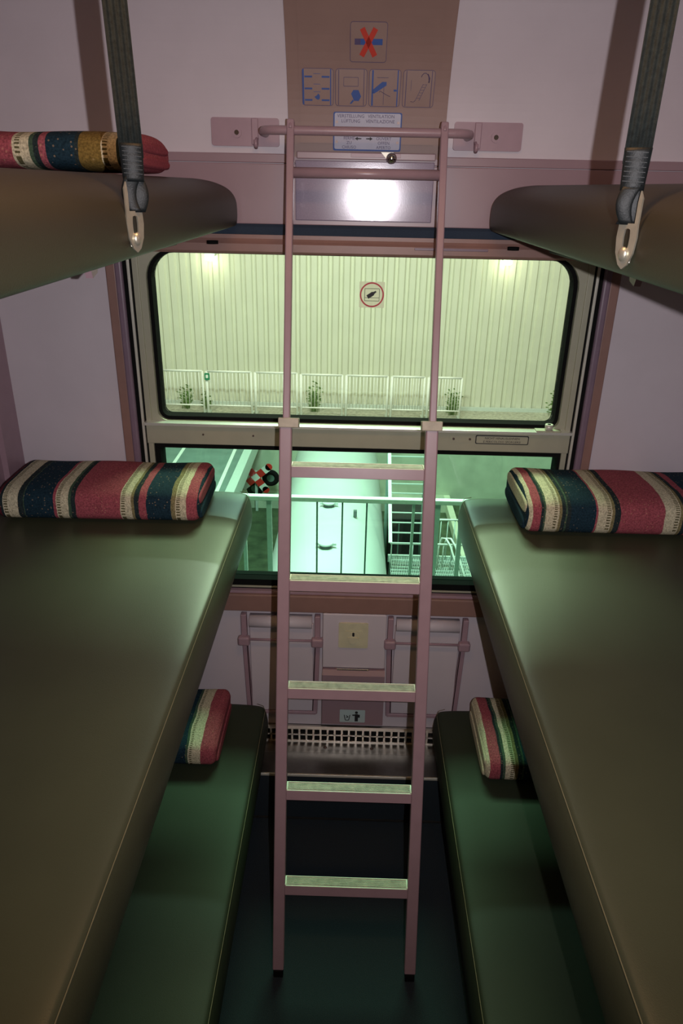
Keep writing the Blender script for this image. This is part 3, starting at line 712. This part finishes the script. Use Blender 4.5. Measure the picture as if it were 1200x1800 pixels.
mid = [(0.012, -0.122), (-0.002, -0.110), (-0.009, -0.070), (-0.008, -0.030), (0.0, 0.0), (0.012, 0.006), (0.06, 0.010), (0.16, 0.012), (0.45, 0.012), (9, 0.010), (9, -0.10), (9, -0.122), (0.2, -0.124)]
low = [(0.012, -0.135), (-0.004, -0.12), (-0.010, -0.07), (-0.008, -0.03), (0.0, 0.0), (0.012, 0.006), (0.06, 0.010), (0.16, 0.012), (0.45, 0.012), (9, 0.010), (9, -0.10), (9, -0.135), (0.2, -0.136)]
top = [(0.016, -0.050), (0.000, -0.049), (-0.006, -0.040), (-0.007, -0.010), (-0.005, 0.012), (0.006, 0.030), (0.026, 0.043), (0.062, 0.054), (0.12, 0.059), (0.45, 0.060), (9, 0.058), (9, -0.03), (9, -0.050), (0.2, -0.052)]
Y1 = -1.90
bl, wl = berth(-0.297, -1, 1.108, mid, Y1, 'wide olive middle berth on the left with a folded blanket at its window end', 'vinyl', (-0.001, 0.0025))
br, wr = berth(0.327, 1, 1.108, mid, Y1, 'wide olive middle berth on the right with a folded blanket at its window end', 'vinyl', (-0.001, 0.0025))
ll, _ = berth(-0.262, -1, 0.366, low, Y1, 'olive lower berth tinted with painted green light at left, partly under the middle berth', 'vinyl_low', (-0.001, 0.0025), y0=-0.05)
lr_, _ = berth(0.302, 1, 0.366, low, Y1, 'olive lower berth tinted with painted green light at right, partly under the middle berth', 'vinyl_low', (-0.001, 0.0025), y0=-0.05)
tl, _ = berth(-0.303, -1, 1.890, top, Y1, 'olive upper berth darkened by painted shade at left with blanket and black strap', 'vinyl_top', None, 0.013, 0.016, -0.040)
tr, _ = berth(0.331, 1, 1.890, top, Y1, 'olive upper berth darkened by painted shade at right held by a black strap, no blanket visible', 'vinyl_top', None, 0.013, 0.016, -0.040)
for t, x, s, z in ((bl, -0.297, -1, 1.108), (br, 0.327, 1, 1.108)):
    xa, xb = sorted((x+s*0.05, x+s*0.63)); MB().box(xa, xb, -1.85, -0.05, z-0.150, z-0.1245, 0.004).build('base_board', 'dark', t)
for t, x, s in ((ll, -0.262, -1), (lr_, 0.302, 1)):
    xa, xb = sorted((x+s*0.035, (XL+0.004 if s < 0 else XR-0.004))); MB().box(xa, xb, -1.88, -0.20, 0.001, 0.229).build('base_box', 'dark', t)
for t, x, s in ((tl, -0.303, -1), (tr, 0.331, 1)):
    xa, xb = sorted((x+s*0.14, x+s*0.63)); MB().box(xa, xb, -1.85, -0.08, 1.796, 1.812, 0.004).build('base_board', 'dark', t)
    hx, hy = (-0.45, -0.685) if s < 0 else (0.493, -0.622)
    MB().prism([(hy-0.02, 1.800), (hy+0.02, 1.800), (hy+0.015, 1.785), (hy-0.01, 1.778)], hx-0.006, hx+0.006, 'x').build('catch_tab', 'mauve', t)
    MB().cyl((x+s*0.055, -0.07, 1.800), (x+s*0.055, -0.07, 1.808), 0.014, 16).build('rubber_stop', 'black', t)
# wall bracket that carries the middle berth at the window end
for x, s in ((-0.55, -1), (0.55, 1)):
    t = thing('berth_bracket', (x, -0.02, 0.9), 'dark steel bracket under the window end of the %s middle berth' % ('left' if s < 0 else 'right'), 'bracket')
    MB().prism([(-0.001, 0.955), (-0.10, 0.955), (-0.10, 0.935), (-0.02, 0.87), (-0.001, 0.87)], x-0.02, x+0.02, 'x').build('bracket', 'dark', t)

# ------------------------------------------------------------------ straps
def strap(x, y, ztop, lean, zb_, side, label, hookmat):
    s = side
    t = thing('berth_strap', (x, y, zb_), label, 'strap', 'webbing straps of the upper berths')
    # ribbed webbing, turned a little towards the aisle
    a = math.radians(18)*(-s)
    ax = (V((math.cos(a), math.sin(a), 0)), V((-math.sin(a), math.cos(a), 0)))
    zlow = 1.952
    rings = []
    W, D = 0.0145, 0.0022
    for q in range(9):
        z = zlow+(ztop-zlow)*q/8; c = V((x+lean*(z-zlow), y, z)); ring = []
        n = 24
        for k in range(n): 
            u = -1+2*k/(n-1); ring.append(c+ax[0]*W*u-ax[1]*(D+0.0011*math.cos(u*PI*4)))
        for k in range(n)[::-1]:
            u = -1+2*k/(n-1); ring.append(c+ax[0]*W*u+ax[1]*(D+0.0011*math.cos(u*PI*4)))
        rings.append(ring)
    MB().loft(rings).build('webbing', 'strap', t)
    # stitched sleeve
    k_ = MB(); rings = []
    for q in range(11):
        z = 1.968-0.044*q/10; w = 0.0150-0.002*q/10; c = V((x-0.0008*q*s*0, y-0.001, z)); rr = 0.0055+0.0007*math.sin(q*2.4)
        rings.append([c+ax[0]*w*math.cos(2*PI*k/20)*(1 if abs(math.cos(2*PI*k/20)) < .9 else 1)+ax[1]*rr*math.sin(2*PI*k/20) for k in range(20)])
    k_.loft(rings)
    for q in range(7):
        z = 1.964-0.0050*q; k_.bar(V((x, y, z))-ax[0]*0.0115-ax[1]*0.0062, V((x, y, z-0.0012))+ax[0]*0.0115-ax[1]*0.0062, 0.0007, 0.0007)
    k_.build('stitched_sleeve', 'leather', t)
    # leather loop going through the hook's eye
    zl0, zl1 = 1.930, 1.888
    for q, (dx, dy) in enumerate(((-0.007, -0.004), (0.006, 0.003))):
        rings = []
        for k in range(9):
            h = k/8; z = zl0+(zl1-zl0)*h; cx = x+dx*math.sin(h*PI)*1.0+0.0; cy = y+dy*(1-h*0.2)
            ww = 0.0105-0.003*h*(q == 0); th = 0.0022
            rings.append([V((cx, cy, z))+ax[0]*ww*math.cos(2*PI*j/16)+ax[1]*th*math.sin(2*PI*j/16) for j in range(16)])
        MB().loft(rings).build('leather_loop', 'leather', t)
    # stamped hook: fork at the top, oval eye, button at the bottom, turned flat to the berth front
    hz = 1.902; hx = x+0.002*s; R = math.radians(60)*s
    ux, uy = V((math.cos(R), -abs(math.sin(R))*1.0, 0)), V((math.sin(R), math.cos(R), 0))
    ux = V((math.cos(R), math.sin(R)*-1, 0)).normalized(); uy = V((math.sin(R), math.cos(R), 0)).normalized()
    Mh = Matrix(((ux.x, 0, uy.x, hx), (ux.y, 0, uy.y, y-0.006), (0, 1, 0, hz), (0, 0, 0, 1)))
    outer = [(-0.0135, -0.014), (-0.0145, -0.028), (-0.0125, -0.045), (-0.0065, -0.058), (0.0, -0.063), (0.0065, -0.058), (0.0125, -0.045), (0.0145, -0.028), (0.0135, -0.014), (0.0135, -0.0125), (0.0, -0.0125), (-0.0135, -0.0125)]
    inn = [(-0.004, -0.020), (-0.0048, -0.027), (-0.0045, -0.036), (-0.003, -0.042), (0.0, -0.045), (0.003, -0.042), (0.0045, -0.036), (0.0048, -0.027), (0.004, -0.020), (0.003, -0.0185), (0.0, -0.018), (-0.003, -0.0185)]
    k_ = MB(Mh); k_.ring(outer, inn, -0.0012, 0.0012, 'z')
    for q in (-1, 1):
        k_.prism([(q*0.0135, -0.0126), (q*0.0085, -0.0126), (q*0.0085, 0.010), (q*0.0100, 0.022 if q*s > 0 else 0.013), (q*0.0140, 0.014 if q*s > 0 else 0.008)], -0.0012, 0.0012, 'z')
    k_.build('hook_plate', hookmat, t)
    k_ = MB(Mh); k_.sphere((0.0, -0.046, 0.003*s*0-0.002), 0.0065, 14, (1, 1.3, 0.6)); k_.build('stud', 'hook', t)
    k_ = MB(Mh); k_.box(-0.008, 0.008, -0.056, -0.040, 0.0014*1, 0.004, 0.001); k_.build('backing_clip', 'hook', t)
strap(-0.2875, -0.945, 2.43, -0.024, 1.81, -1, 'ribbed black webbing strap hooked to the left upper berth', 'hook')
strap(0.3130, -1.040, 2.43, 0.012, 1.81, 1, 'ribbed black webbing strap hooked to the right upper berth', 'hook')

# ------------------------------------------------------------------ blankets
def blanket(x_in, sgn, length, yb_, yf, z, h, stops, label, rot=0.0, endcol=None):
    t = thing('folded_blanket', (x_in, (yb_+yf)/2, z), label, 'blanket', 'striped wool blankets folded on the berths')
    m = stripes('striped wool '+label[:24], stops, sgn)
    dy = abs(yf-yb_); rings = []; n = 56
    def section(x, ins, puff=1.0):
        ring = []
        for k in range(n):
            a = 2*PI*k/n; ex = 0.45
            cy, cz = math.cos(a), math.sin(a)
            y = (abs(cy)**ex)*math.copysign(1, cy)*(dy/2-ins); zz = (abs(cz)**0.62)*math.copysign(1, cz)
            zc = zz*(h/2-ins)
            if zz > 0: zc += 0.004*math.cos(y/dy*3)*puff+0.0018*math.sin(x*23+y*11)
            ring.append((x*sgn, y, zc+h/2))
        return ring
    rr = 0.020
    for k in range(8): a = k/7*PI/2; rings.append(section(rr*(1-math.sin(a)), rr*(1-math.cos(a)) if False else rr*(1-math.sin(a))*0 + rr*(1-math.cos(PI/2-a))*1.0))
    rings = []
    for k in range(8): a = k/7*PI/2; rings.append(section(rr*(1-math.cos(a)), rr*(1-math.sin(a))))
    for q in range(1, 24): rings.append(section(rr+(length-2*rr)*q/24, 0))
    for k in range(8): a = (1-k/7)*PI/2; rings.append(section(length-rr*(1-math.cos(a)), rr*(1-math.sin(a))))
    def put(b, name, mm):
        me = bpy.data.meshes.new(name); bmesh.ops.recalc_face_normals(b.bm, faces=b.bm.faces[:]); b.bm.to_mesh(me); b.bm.free()
        me.materials.append(mm); o = bpy.data.objects.new(name, me); scene.collection.objects.link(o); o.parent = t; return o
    b = MB(); b.loft(rings); put(b, 'wool_cover', m)
    # inner folds showing at the end as two rounded layers
    for (z0, z1, ext, colr) in ((0.006, h*0.46, 0.004, endcol[0]), (h*0.50, h-0.010, 0.0025, endcol[1])):
        b = MB(); rs = []
        for (x, ins) in ((-ext, 0.006), (-ext+0.002, 0.0015), (0.012, 0.0), (0.02, 0.0)):
            hh = (z1-z0)/2-ins; zc = (z0+z1)/2; dd = dy/2-0.020-ins
            rs.append([(x*sgn, (abs(math.cos(2*PI*k/40))**0.4)*math.copysign(1, math.cos(2*PI*k/40))*dd, zc+(abs(math.sin(2*PI*k/40))**0.7)*math.copysign(1, math.sin(2*PI*k/40))*hh) for k in range(40)])
        b.loft(rs); put(b, 'inner_fold', MT_W[colr])
    t.rotation_euler[2] = rot
    return t
MT_W = {k: mat('wool '+k, c, 0.95, var=0.25, scale=240, bump=0.5, bscale=300, spec=0.1) for k, c in dict(red=(0.27, 0.06, 0.078), cream=(0.50, 0.46, 0.32), navy=(0.012, 0.030, 0.045)).items()}
stA = [(0, 'navy'), (0.004, 'red'), (0.030, 'cream'), (0.058, 'tan'), (0.068, 'navy'), (0.133, 'red'), (0.151, 'dark'), (0.163, 'tan'), (0.169, 'cream'), (0.198, 'red'), (0.316, 'dark'), (0.328, 'green'), (0.334, 'cream'), (0.365, 'red'), (0.372, 'navy'), (0.446, 'green'), (0.450, 'dark'), (0.462, 'cream'), (0.500, 'dark'), (0.507, 'maroon')]
blanket(-0.393, -1, 0.525, -0.006, -0.278, 1.1205, 0.092, stA, 'striped red, cream and navy blanket folded on the left middle berth', 0.02, ('navy', 'red'))
stB = [(0, 'navy'), (0.003, 'cream'), (0.012, 'red'), (0.035, 'dark'), (0.041, 'green'), (0.046, 'cream'), (0.078, 'tan'), (0.086, 'dark'), (0.096, 'green'), (0.100, 'dark'), (0.108, 'navy'), (0.172, 'red'), (0.178, 'cream'), (0.212, 'tan'), (0.218, 'dark'), (0.234, 'red'), (0.345, 'cream'), (0.384, 'tan'), (0.390, 'dark'), (0.402, 'red'), (0.420, 'navy'), (0.49, 'cream'), (0.52, 'red')]
blanket(0.450, 1, 0.530, -0.006, -0.292, 1.1205, 0.102, stB, 'striped blanket folded on the right middle berth, broad red band in the middle', 0.0, ('navy', 'cream'))
stC = [(0, 'red'), (0.042, 'cream'), (0.078, 'green'), (0.086, 'navy'), (0.20, 'cream'), (0.23, 'red'), (0.36, 'cream'), (0.40, 'navy')]
blanket(-0.370, -1, 0.50, -0.080, -0.368, 0.3785, 0.088, stC, 'striped blanket on the left lower berth with a plain red outer end', 0.0, ('red', 'red'))
stD = [(0, 'cream'), (0.010, 'red'), (0.042, 'dark'), (0.047, 'green'), (0.054, 'cream'), (0.082, 'tan'), (0.090, 'dark'), (0.102, 'green'), (0.107, 'navy'), (0.22, 'cream'), (0.25, 'red')]
blanket(0.405, 1, 0.50, -0.082, -0.392, 0.3785, 0.088, stD, 'striped blanket on the right lower berth with a cream outer edge', 0.0, ('cream', 'cream'))
stE = [(0, 'red'), (0.026, 'dark'), (0.034, 'cream'), (0.062, 'gold'), (0.104, 'dark'), (0.112, 'navy'), (0.160, 'pink'), (0.172, 'dark'), (0.182, 'green'), (0.188, 'cream'), (0.218, 'red'), (0.312, 'dark'), (0.32, 'cream'), (0.36, 'navy'), (0.44, 'cream'), (0.48, 'red')]
blanket(-0.3930, -1, 0.555, -0.30, -0.545, 1.9470, 0.062, stE, 'striped blanket lying behind the black strap on the left upper berth', 0.0, ('red', 'red'))

# ceiling lamp fixture of the compartment
cl = thing('ceiling_lamp', (CX, -1.15, 2.43), 'flat warm ceiling lamp over the middle of the compartment', 'lamp')
MB().box(CX-0.29, CX+0.29, -1.25, -1.05, 2.408, 2.4295, 0.006).build('housing', 'white', cl)
MB().box(CX-0.26, CX+0.26, -1.235, -1.065, 2.403, 2.409, 0.002).build('diffuser', 'ceilglow', cl)

# ------------------------------------------------------------------ outside
# carriage side above and below the window line
MB().box(-6, XL-0.08, 0.03, 0.09, -0.9, 2.6).box(XR+0.08, 6, 0.03, 0.09, -0.9, 2.6).box(XL-0.08, XR+0.08, 0.03, 0.09, -0.9, -0.08).build('wall_carriage_side', 'galv_dark', kind='structure')
# ground levels
MB().box(-30, 30, 12.6, 40, -4.6, -2.5).build('terrace', 'gravel', kind='structure')
MB().box(-30, 30, -3, 12.6, -4.7, -4.2).build('ground', 'moss', kind='structure')
MB().box(-30, 30, 12.45, 12.60, -4.2, -2.44).build('wall_retaining', 'concrete', kind='structure')
MB().box(-3.0, 2.05, 11.95, 12.45, -4.2, -4.0).build('trim_footing', 'concrete', kind='structure')
MB().box(-1.9, 3.0, 11.2, 12.45, -4.2, -4.0).build('trim_footing', 'concrete', kind='structure') if False else None
ra = thing('asphalt_deck', (-5, 10, -2.5), 'raised asphalt deck with white lane lines beyond the window at lower left', 'deck')
MB().prism([(-1.93, 12.44), (-1.93, 6.9), (-12, 6.9), (-12, 12.44)], -2.75, -2.5, 'z').build('slab', 'asphalt', ra)
MB().box(-2.02, -1.87, 6.9, 12.44, -2.74, -2.44).build('edge_beam', 'galv', ra)
for x0, x1 in ((-2.24, -2.15), (-3.20, -3.16)):
    MB().prism([(x0-0.03, 7.0), (x0+0.03, 7.0), (x1+0.0, 12.4), (x1-0.06, 12.4)] if False else [(x1-0.03, 7.0), (x1+0.03, 7.0), (x0+0.03, 12.4), (x0-0.03, 12.4)], -2.4995, -2.495, 'z').build('lane_line', 'post', ra)
for x, y in ((-2.3, 7.4), (-5, 7.4), (-8, 7.4), (-11, 7.4), (-2.7, 12), (-5, 12), (-8, 12), (-11, 12)):
    MB().box(x-0.15, x+0.15, y-0.15, y+0.15, -4.2, -2.75).build('support_pillar', 'concrete', ra)

# corrugated hall wall
hw = thing('corrugated_wall', (0, 14, -2.5), 'pale corrugated metal wall filling the upper pane beyond the fence', 'wall')
poly = []; x = -16.0; per = 0.235
while x < 16:
    poly += [(x, 14.0), (x+0.115, 14.0), (x+0.145, 14.055), (x+0.205, 14.055)]; x += per
    
cols_lo, cols_hi = [], []
k_ = MB(); A = [k_.v((p[0], p[1], -2.66)) for p in poly]; B = [k_.v((p[0], p[1], 6.0)) for p in poly]
C_ = [k_.v((p[0], p[1]+0.02, -2.66)) for p in poly]; D_ = [k_.v((p[0], p[1]+0.02, 6.0)) for p in poly]
for i in range(len(poly)-1):
    k_.face([A[i], A[i+1], B[i+1], B[i]]); k_.face([C_[i], D_[i], D_[i+1], C_[i+1]]); k_.face([B[i], B[i+1], D_[i+1], D_[i]])
k_.build('sheeting', 'corr', hw)
MB().box(-16, 16, 13.93, 13.99, -2.5, -2.42).build('base_flashing', 'galv', hw)
for x, z, lab in ((-3.10, 0.70, 'glowing lamp high on the corrugated wall, left one'), (3.17, 0.74, 'glowing lamp high on the corrugated wall, right one')):
    t = thing('wall_lamp', (x, 13.9, z), lab, 'lamp', 'lamps on the corrugated wall')
    MB().box(x-0.12, x+0.12, 13.80, 13.98, z+0.04, z+0.10, 0.01).build('hood', 'galv', t)
    MB().sphere((x, 13.86, z), 0.085, 16, (1.2, 0.8, 0.7)).build('bulb', 'lampglow', t)
    lamp('wall_lamp_light', 'POINT', (x, 13.6, z-0.05), 5, (1, 0.96, 0.72), shadow_soft_size=0.1)

# crowd fence
base = None
xs = [-4.20, -3.17, -2.12, -1.13, -0.15, 0.83, 1.62]
kinds = ['fence section at far left end of the row', 'fence section second from left, green tag on its post', 'fence section third from left, partly behind the ladder rail',
         'fence section between the ladder rails, left one', 'fence section between the ladder rails, middle one', 'fence section between the ladder rails, right one', 'fence section at far right end of the row']
widths = [1.03, 1.05, 0.99, 0.98, 0.98, 0.79, 0.80]
for i, x in enumerate(xs):
    W = widths[i]-0.09; ztop = -1.57+(0.02 if i < 3 else 0.0)
    t = thing('fence_section', (x+W/2, 13.16, -2.5), 'pale metal '+kinds[i], 'fence', 'metal fence sections beyond the window')
    MB().cyl((x, 13.16, ztop), (x+W, 13.16, ztop), 0.022, 10).build('top_rail', 'post', t)
    MB().cyl((x, 13.16, -2.30), (x+W, 13.16, -2.30), 0.016, 8).build('bottom_rail', 'post', t)
    for q in (0, 1):
        xx = x+q*W
        MB().cyl((xx, 13.16, -2.49), (xx, 13.16, ztop), 0.022 if q else 0.03, 10).build('post', 'post', t)
        MB().bar((xx, 12.92, -2.48), (xx, 13.40, -2.48), 0.05, 0.03).build('foot', 'galv', t)
    for q in range(1, 12):
        xx = x+W*q/12; MB().cyl((xx, 13.16, -2.30), (xx, 13.16, ztop), 0.0085, 6).build('baluster', 'post', t)
t = thing('green_tag', (-3.15, 13.1, -1.65), 'small green tag with white mark on the fence post', 'tag')
k_ = MB(); k_.prism(rrect(-3.205, -3.095, -1.73, -1.58, 0.02), 13.10, 13.12); k_.build('tag_plate', 'signgreen', t)
k_ = MB(); k_.prism(rrect(-3.175, -3.125, -1.685, -1.615, 0.015), 13.09, 13.10); k_.build('white_mark', 'post', t)
t = thing('white_post', (-4.40, 13.4, -2.5), 'tall white post with round cap at the left end of the fence', 'post')
MB().cyl((-4.40, 13.4, -2.5), (-4.40, 13.4, -0.98), 0.055, 14).build('shaft', 'post', t)
MB().cyl((-4.40, 13.4, -0.98), (-4.40, 13.4, -0.90), 0.12, 16).build('cap', 'post', t)
# weeds behind the fence
def weed(x, y, h, n, label):
    h *= 0.8; k_ = MB()
    for q in range(n):
        a = random.uniform(0, 2*PI); r = random.uniform(0, 0.25)*h; hh = h*random.uniform(0.35, 1)
        bx, by = x+r*math.cos(a)*0.7, y+r*math.sin(a)*0.3; tx, ty = bx+random.uniform(-.15, .15)*h, by+random.uniform(-.1, .1)*h
        k_.tube([(bx, by, -2.5), ((bx+tx)/2, (by+ty)/2, -2.5+hh*0.55), (tx, ty, -2.5+hh)], [0.006, 0.005, 0.002], 4)
        for j in range(5):
            z = -2.5+hh*(0.25+0.16*j); px = bx+(tx-bx)*(z+2.5)/hh; py = by+(ty-by)*(z+2.5)/hh; sgn = 1 if j % 2 else -1; l = 0.05+0.05*random.random()
            v = [k_.v((px, py, z)), k_.v((px+sgn*l*0.5, py-0.015, z+0.03)), k_.v((px+sgn*l, py, z+0.015)), k_.v((px+sgn*l*0.5, py+0.015, z-0.01))]
            k_.face(v)
    o = k_.build('weed_plant', 'leaf', None, label=label, cat='plant', group='weeds behind the fence'); return o
weed(-3.75, 13.55, 0.75, 26, 'green weeds behind the far left fence section')
weed(-3.30, 13.6, 0.65, 18, 'small weed clump beside the fence post with the green tag')
weed(-0.85, 13.55, 0.95, 26, 'tall yellow-green weed just right of the left ladder rail')
weed(2.22, 13.55, 0.85, 22, 'weed clump behind the far right fence section')
weed(4.55, 13.7, 0.9, 16, 'weed at the foot of the wall by the right window edge')

# tank
tk = thing('storage_tank', (-0.29, 8.7, -4.2), 'long white horizontal tank with round lids below the window', 'tank')
TC, TR = V((-0.292, 0, -3.02)), 0.835
seq = [(5.0, 0.30), (5.03, 0.55), (5.12, 0.74), (5.28, TR-0.02), (5.4, TR)]+[(5.4+0.6*q, TR) for q in range(1, 11)]+[(11.6, TR-0.04), (11.8, 0.6), (11.86, 0.3)]
MB().loft([[(TC.x+r*math.cos(2*PI*k/48), y, TC.z+r*math.sin(2*PI*k/48)) for k in range(48)] for y, r in seq]).build('shell', 'tank', tk)
for y in (6.0, 8.6, 11.0): MB().box(-0.95, 0.37, y-0.1, y+0.1, -4.2, -3.45).build('saddle', 'galv_dark', tk)
for y, lx in ((6.18, -0.30), (7.50, -0.31), (8.85, -0.32), (10.06, -0.30)):
    z = TC.z+math.sqrt(TR**2-(lx-TC.x)**2)
    ob = MB(); ob.cyl((lx, y, z-0.03), (lx, y, z+0.05), 0.075, 22); ld_ = ob.build('lid_neck', 'lid', tk)
    ob = MB(); ob.cyl((lx, y, z+0.05), (lx, y, z+0.072), 0.098, 24); ob.box(lx-0.125, lx-0.08, y-0.02, y+0.02, z+0.03, z+0.06); ob.box(lx+0.08, lx+0.135, y-0.02, y+0.02, z+0.03, z+0.06); ob.build('lid', 'tank', ld_)
MB().box(0.05, 0.10, 7.28, 7.34, -2.25, -2.16).build('valve_box', 'lid', tk)

# railing in front of the tank, on a walkway just under the carriage windows
wk = thing('walkway', (0, 4.2, -4.2), 'grey walkway deck carrying the railing below the window', 'walkway')
MB().box(-6, 6, 3.6, 4.52, -2.18, -2.05).build('deck', 'galv_dark', wk)
for x in (-5, -1.9, 1.9, 5): MB().box(x-0.08, x+0.08, 3.9, 4.06, -4.2, -2.18).build('pillar', 'galv_dark', wk)
rl = thing('walkway_railing', (0, 4.46, -1.8), 'pale green metal railing crossing in front of the white tank', 'railing')
MB().box(-1.08, 1.35, 4.43, 4.50, -0.815, -0.768, 0.006).build('handrail', 'post', rl)
for x, wv in ((-1.05, 0.035), (-0.80, 0.05), (-0.325, 0.016), (-0.075, 0.016), (0.165, 0.016), (0.625, 0.026), (0.86, 0.055), (1.10, 0.045), (1.30, 0.03)):
    MB().box(x-wv/2, x+wv/2, 4.445, 4.475, -2.05, -0.80).build('upright', 'galv_dark' if wv < 0.02 else 'galv', rl)

# steel stair and platform right of the tank
stt = thing('steel_stair', (0.85, 7.4, -4.2), 'narrow steel stair climbing away at the right of the tank', 'stair')
z0, y0, z1, y1 = -2.48, 6.95, -1.55, 8.35
for x in (0.575, 1.15): MB().bar((x, y0, z0), (x, y1, z1), 0.022, 0.05, (1, 0, 0)).build('stringer', 'post', stt)
for q in range(11):
    f = q/10; y = y0+(y1-y0)*f; z = z0+(z1-z0)*f; MB().box(0.59, 1.135, y-0.012, y+0.012, z-0.006, z+0.006).build('tread', 'galv', stt)
for x in (0.575, 1.15): MB().cyl((x, y1-0.03, -4.2), (x, y1-0.03, z1), 0.03, 10).build('support_post', 'galv_dark', stt)
pf = thing('steel_platform', (1.18, 7.1, -4.2), 'small steel grating platform with low rails at the foot of the stair', 'platform')
k_ = MB()
for q in range(46): x = 0.60+q*0.025; k_.box(x, x+0.006, 6.62, 7.42, -2.96, -2.93)
for q in range(9): y = 6.62+q*0.1; k_.box(0.60, 1.74, y-0.006, y+0.006, -2.965, -2.935)
k_.build('grating', 'galv', pf)
MB().box(0.58, 1.76, 6.58, 6.62, -3.02, -2.91).build('front_edge', 'galv', pf)
MB().box(0.58, 1.76, 7.40, 7.44, -3.02, -2.91).build('rear_edge', 'galv', pf)
for x in (0.62, 1.72):
    for y in (6.64, 7.38): MB().box(x-0.02, x+0.02, y-0.02, y+0.02, -4.2, -2.95).build('platform_leg', 'galv_dark', pf)
MB().cyl((0.58, 7.04, -2.53), (1.75, 7.04, -2.53), 0.014, 10).build('middle_rail', 'post', pf)
for x in (0.60, 0.9, 1.2, 1.45, 1.73): MB().cyl((x, 7.04, -2.95), (x, 7.04, -2.53), 0.009, 8).build('rail_post', 'galv', pf)
MB().cyl((1.22, 7.38, -2.30), (1.62, 7.38, -2.30), 0.014, 10).build('upper_rail', 'post', pf)
for x in (1.22, 1.32, 1.42, 1.52, 1.62): MB().cyl((x, 7.38, -2.95), (x, 7.38, -2.30), 0.007, 8).build('rail_post', 'galv', pf)
for dx in (0, 0.07):
    MB().tube([(1.27+dx, 7.1, -2.95), (1.28+dx, 7.12, -2.6), (1.31+dx, 7.10, -2.46), (1.36+dx, 7.05, -2.44), (1.42+dx, 6.98, -2.52), (1.52+dx, 6.80, -2.80), (1.60+dx, 6.66, -3.02)], 0.014, 10).build('curved_handrail', 'post', pf)
db = thing('dark_backdrop', (0.95, 8.9, -4.2), 'added dark cabinet seen through the gaps of the stair', 'backdrop')  # plain dark box added behind the treads to darken the stair openings
MB().box(0.60, 1.40, 8.5, 9.3, -4.19, -2.80, 0.02).build('body', 'dark', db)
for x in (0.80, 1.25): MB().box(x-0.01, x+0.01, 8.485, 8.5, -3.9, -2.9).build('backdrop_strip', 'galv_dark', db)
kb = MB().box(2.04, 2.17, 7.5, 12.44, -4.2, -3.99, 0.01).build('kerb_wall', 'kerb'); tag(kb, 'pale straight kerb running away beside the right berth, outside', 'kerb')

# crossed-boards sign and tyres
sg = thing('crossed_boards_sign', (-1.96, 11.8, -4.0), 'red and white checked cross of boards in the yard at left', 'sign')
c0 = V((-1.975, 11.75, -3.42))
for s, z in ((1, 0.0), (-1, -0.012)):
    a = math.radians(40 if s > 0 else -52)
    d = V((math.cos(a), 0, math.sin(a))); p = V((-math.sin(a), 0, math.cos(a)))
    L = 0.36 if s > 0 else 0.34; n = 5; seg = 2*L/n
    for q in range(n):
        c = c0+d*(-L+seg*(q+0.5))+V((0, z, 0))
        r_q = q % 2 == 1
        # centre square white, then red, then pale ends; outer tips red
        col = ('red', 'post', 'red', 'post', 'red')
        colr = {2: 'post', 1: 'red', 3: 'red', 0: 'post', 4: 'post'}[q]
        if s < 0 and q == 2: continue
        MB().obox(c, (d, p, (0, 1, 0)), (seg/2, 0.075, 0.006)).build('checked_board', colr, sg)
    for e in (1, -1) if s < 0 else (1,):
        c = c0+d*(L)*e
        ob = MB(); ob.cyl(c+V((0, -0.006+z, 0)), c+V((0, 0.006+z, 0)), 0.075, 20); ob.build('board_tip', 'red', sg)
MB().box(-2.0, -1.95, 11.79, 11.84, -4.2, -3.3).build('post', 'galv', sg)
for x, z, y, lab in ((-1.70, -3.55, 12.05, 'dark tyre leaning behind the right arm of the crossed boards'), (-2.04, -3.80, 12.05, 'dark tyre standing below the crossed boards')):
    t = thing('tyre', (x, y, z), lab, 'tyre', 'old tyres in the yard')
    ring_ = [(x+0.13*math.cos(2*PI*k/28), y+0.02, z+0.13*math.sin(2*PI*k/28)) for k in range(28)]
    MB().tube(ring_, 0.055, 10, closed=True).build('tyre_ring', 'black', t)
    MB().cyl((x, y+0.0, z), (x, y+0.05, z), 0.085, 20).build('wheel_disc', 'galv_dark', t)

for o in bpy.data.objects:
    if '_org' in o: del o['_org']
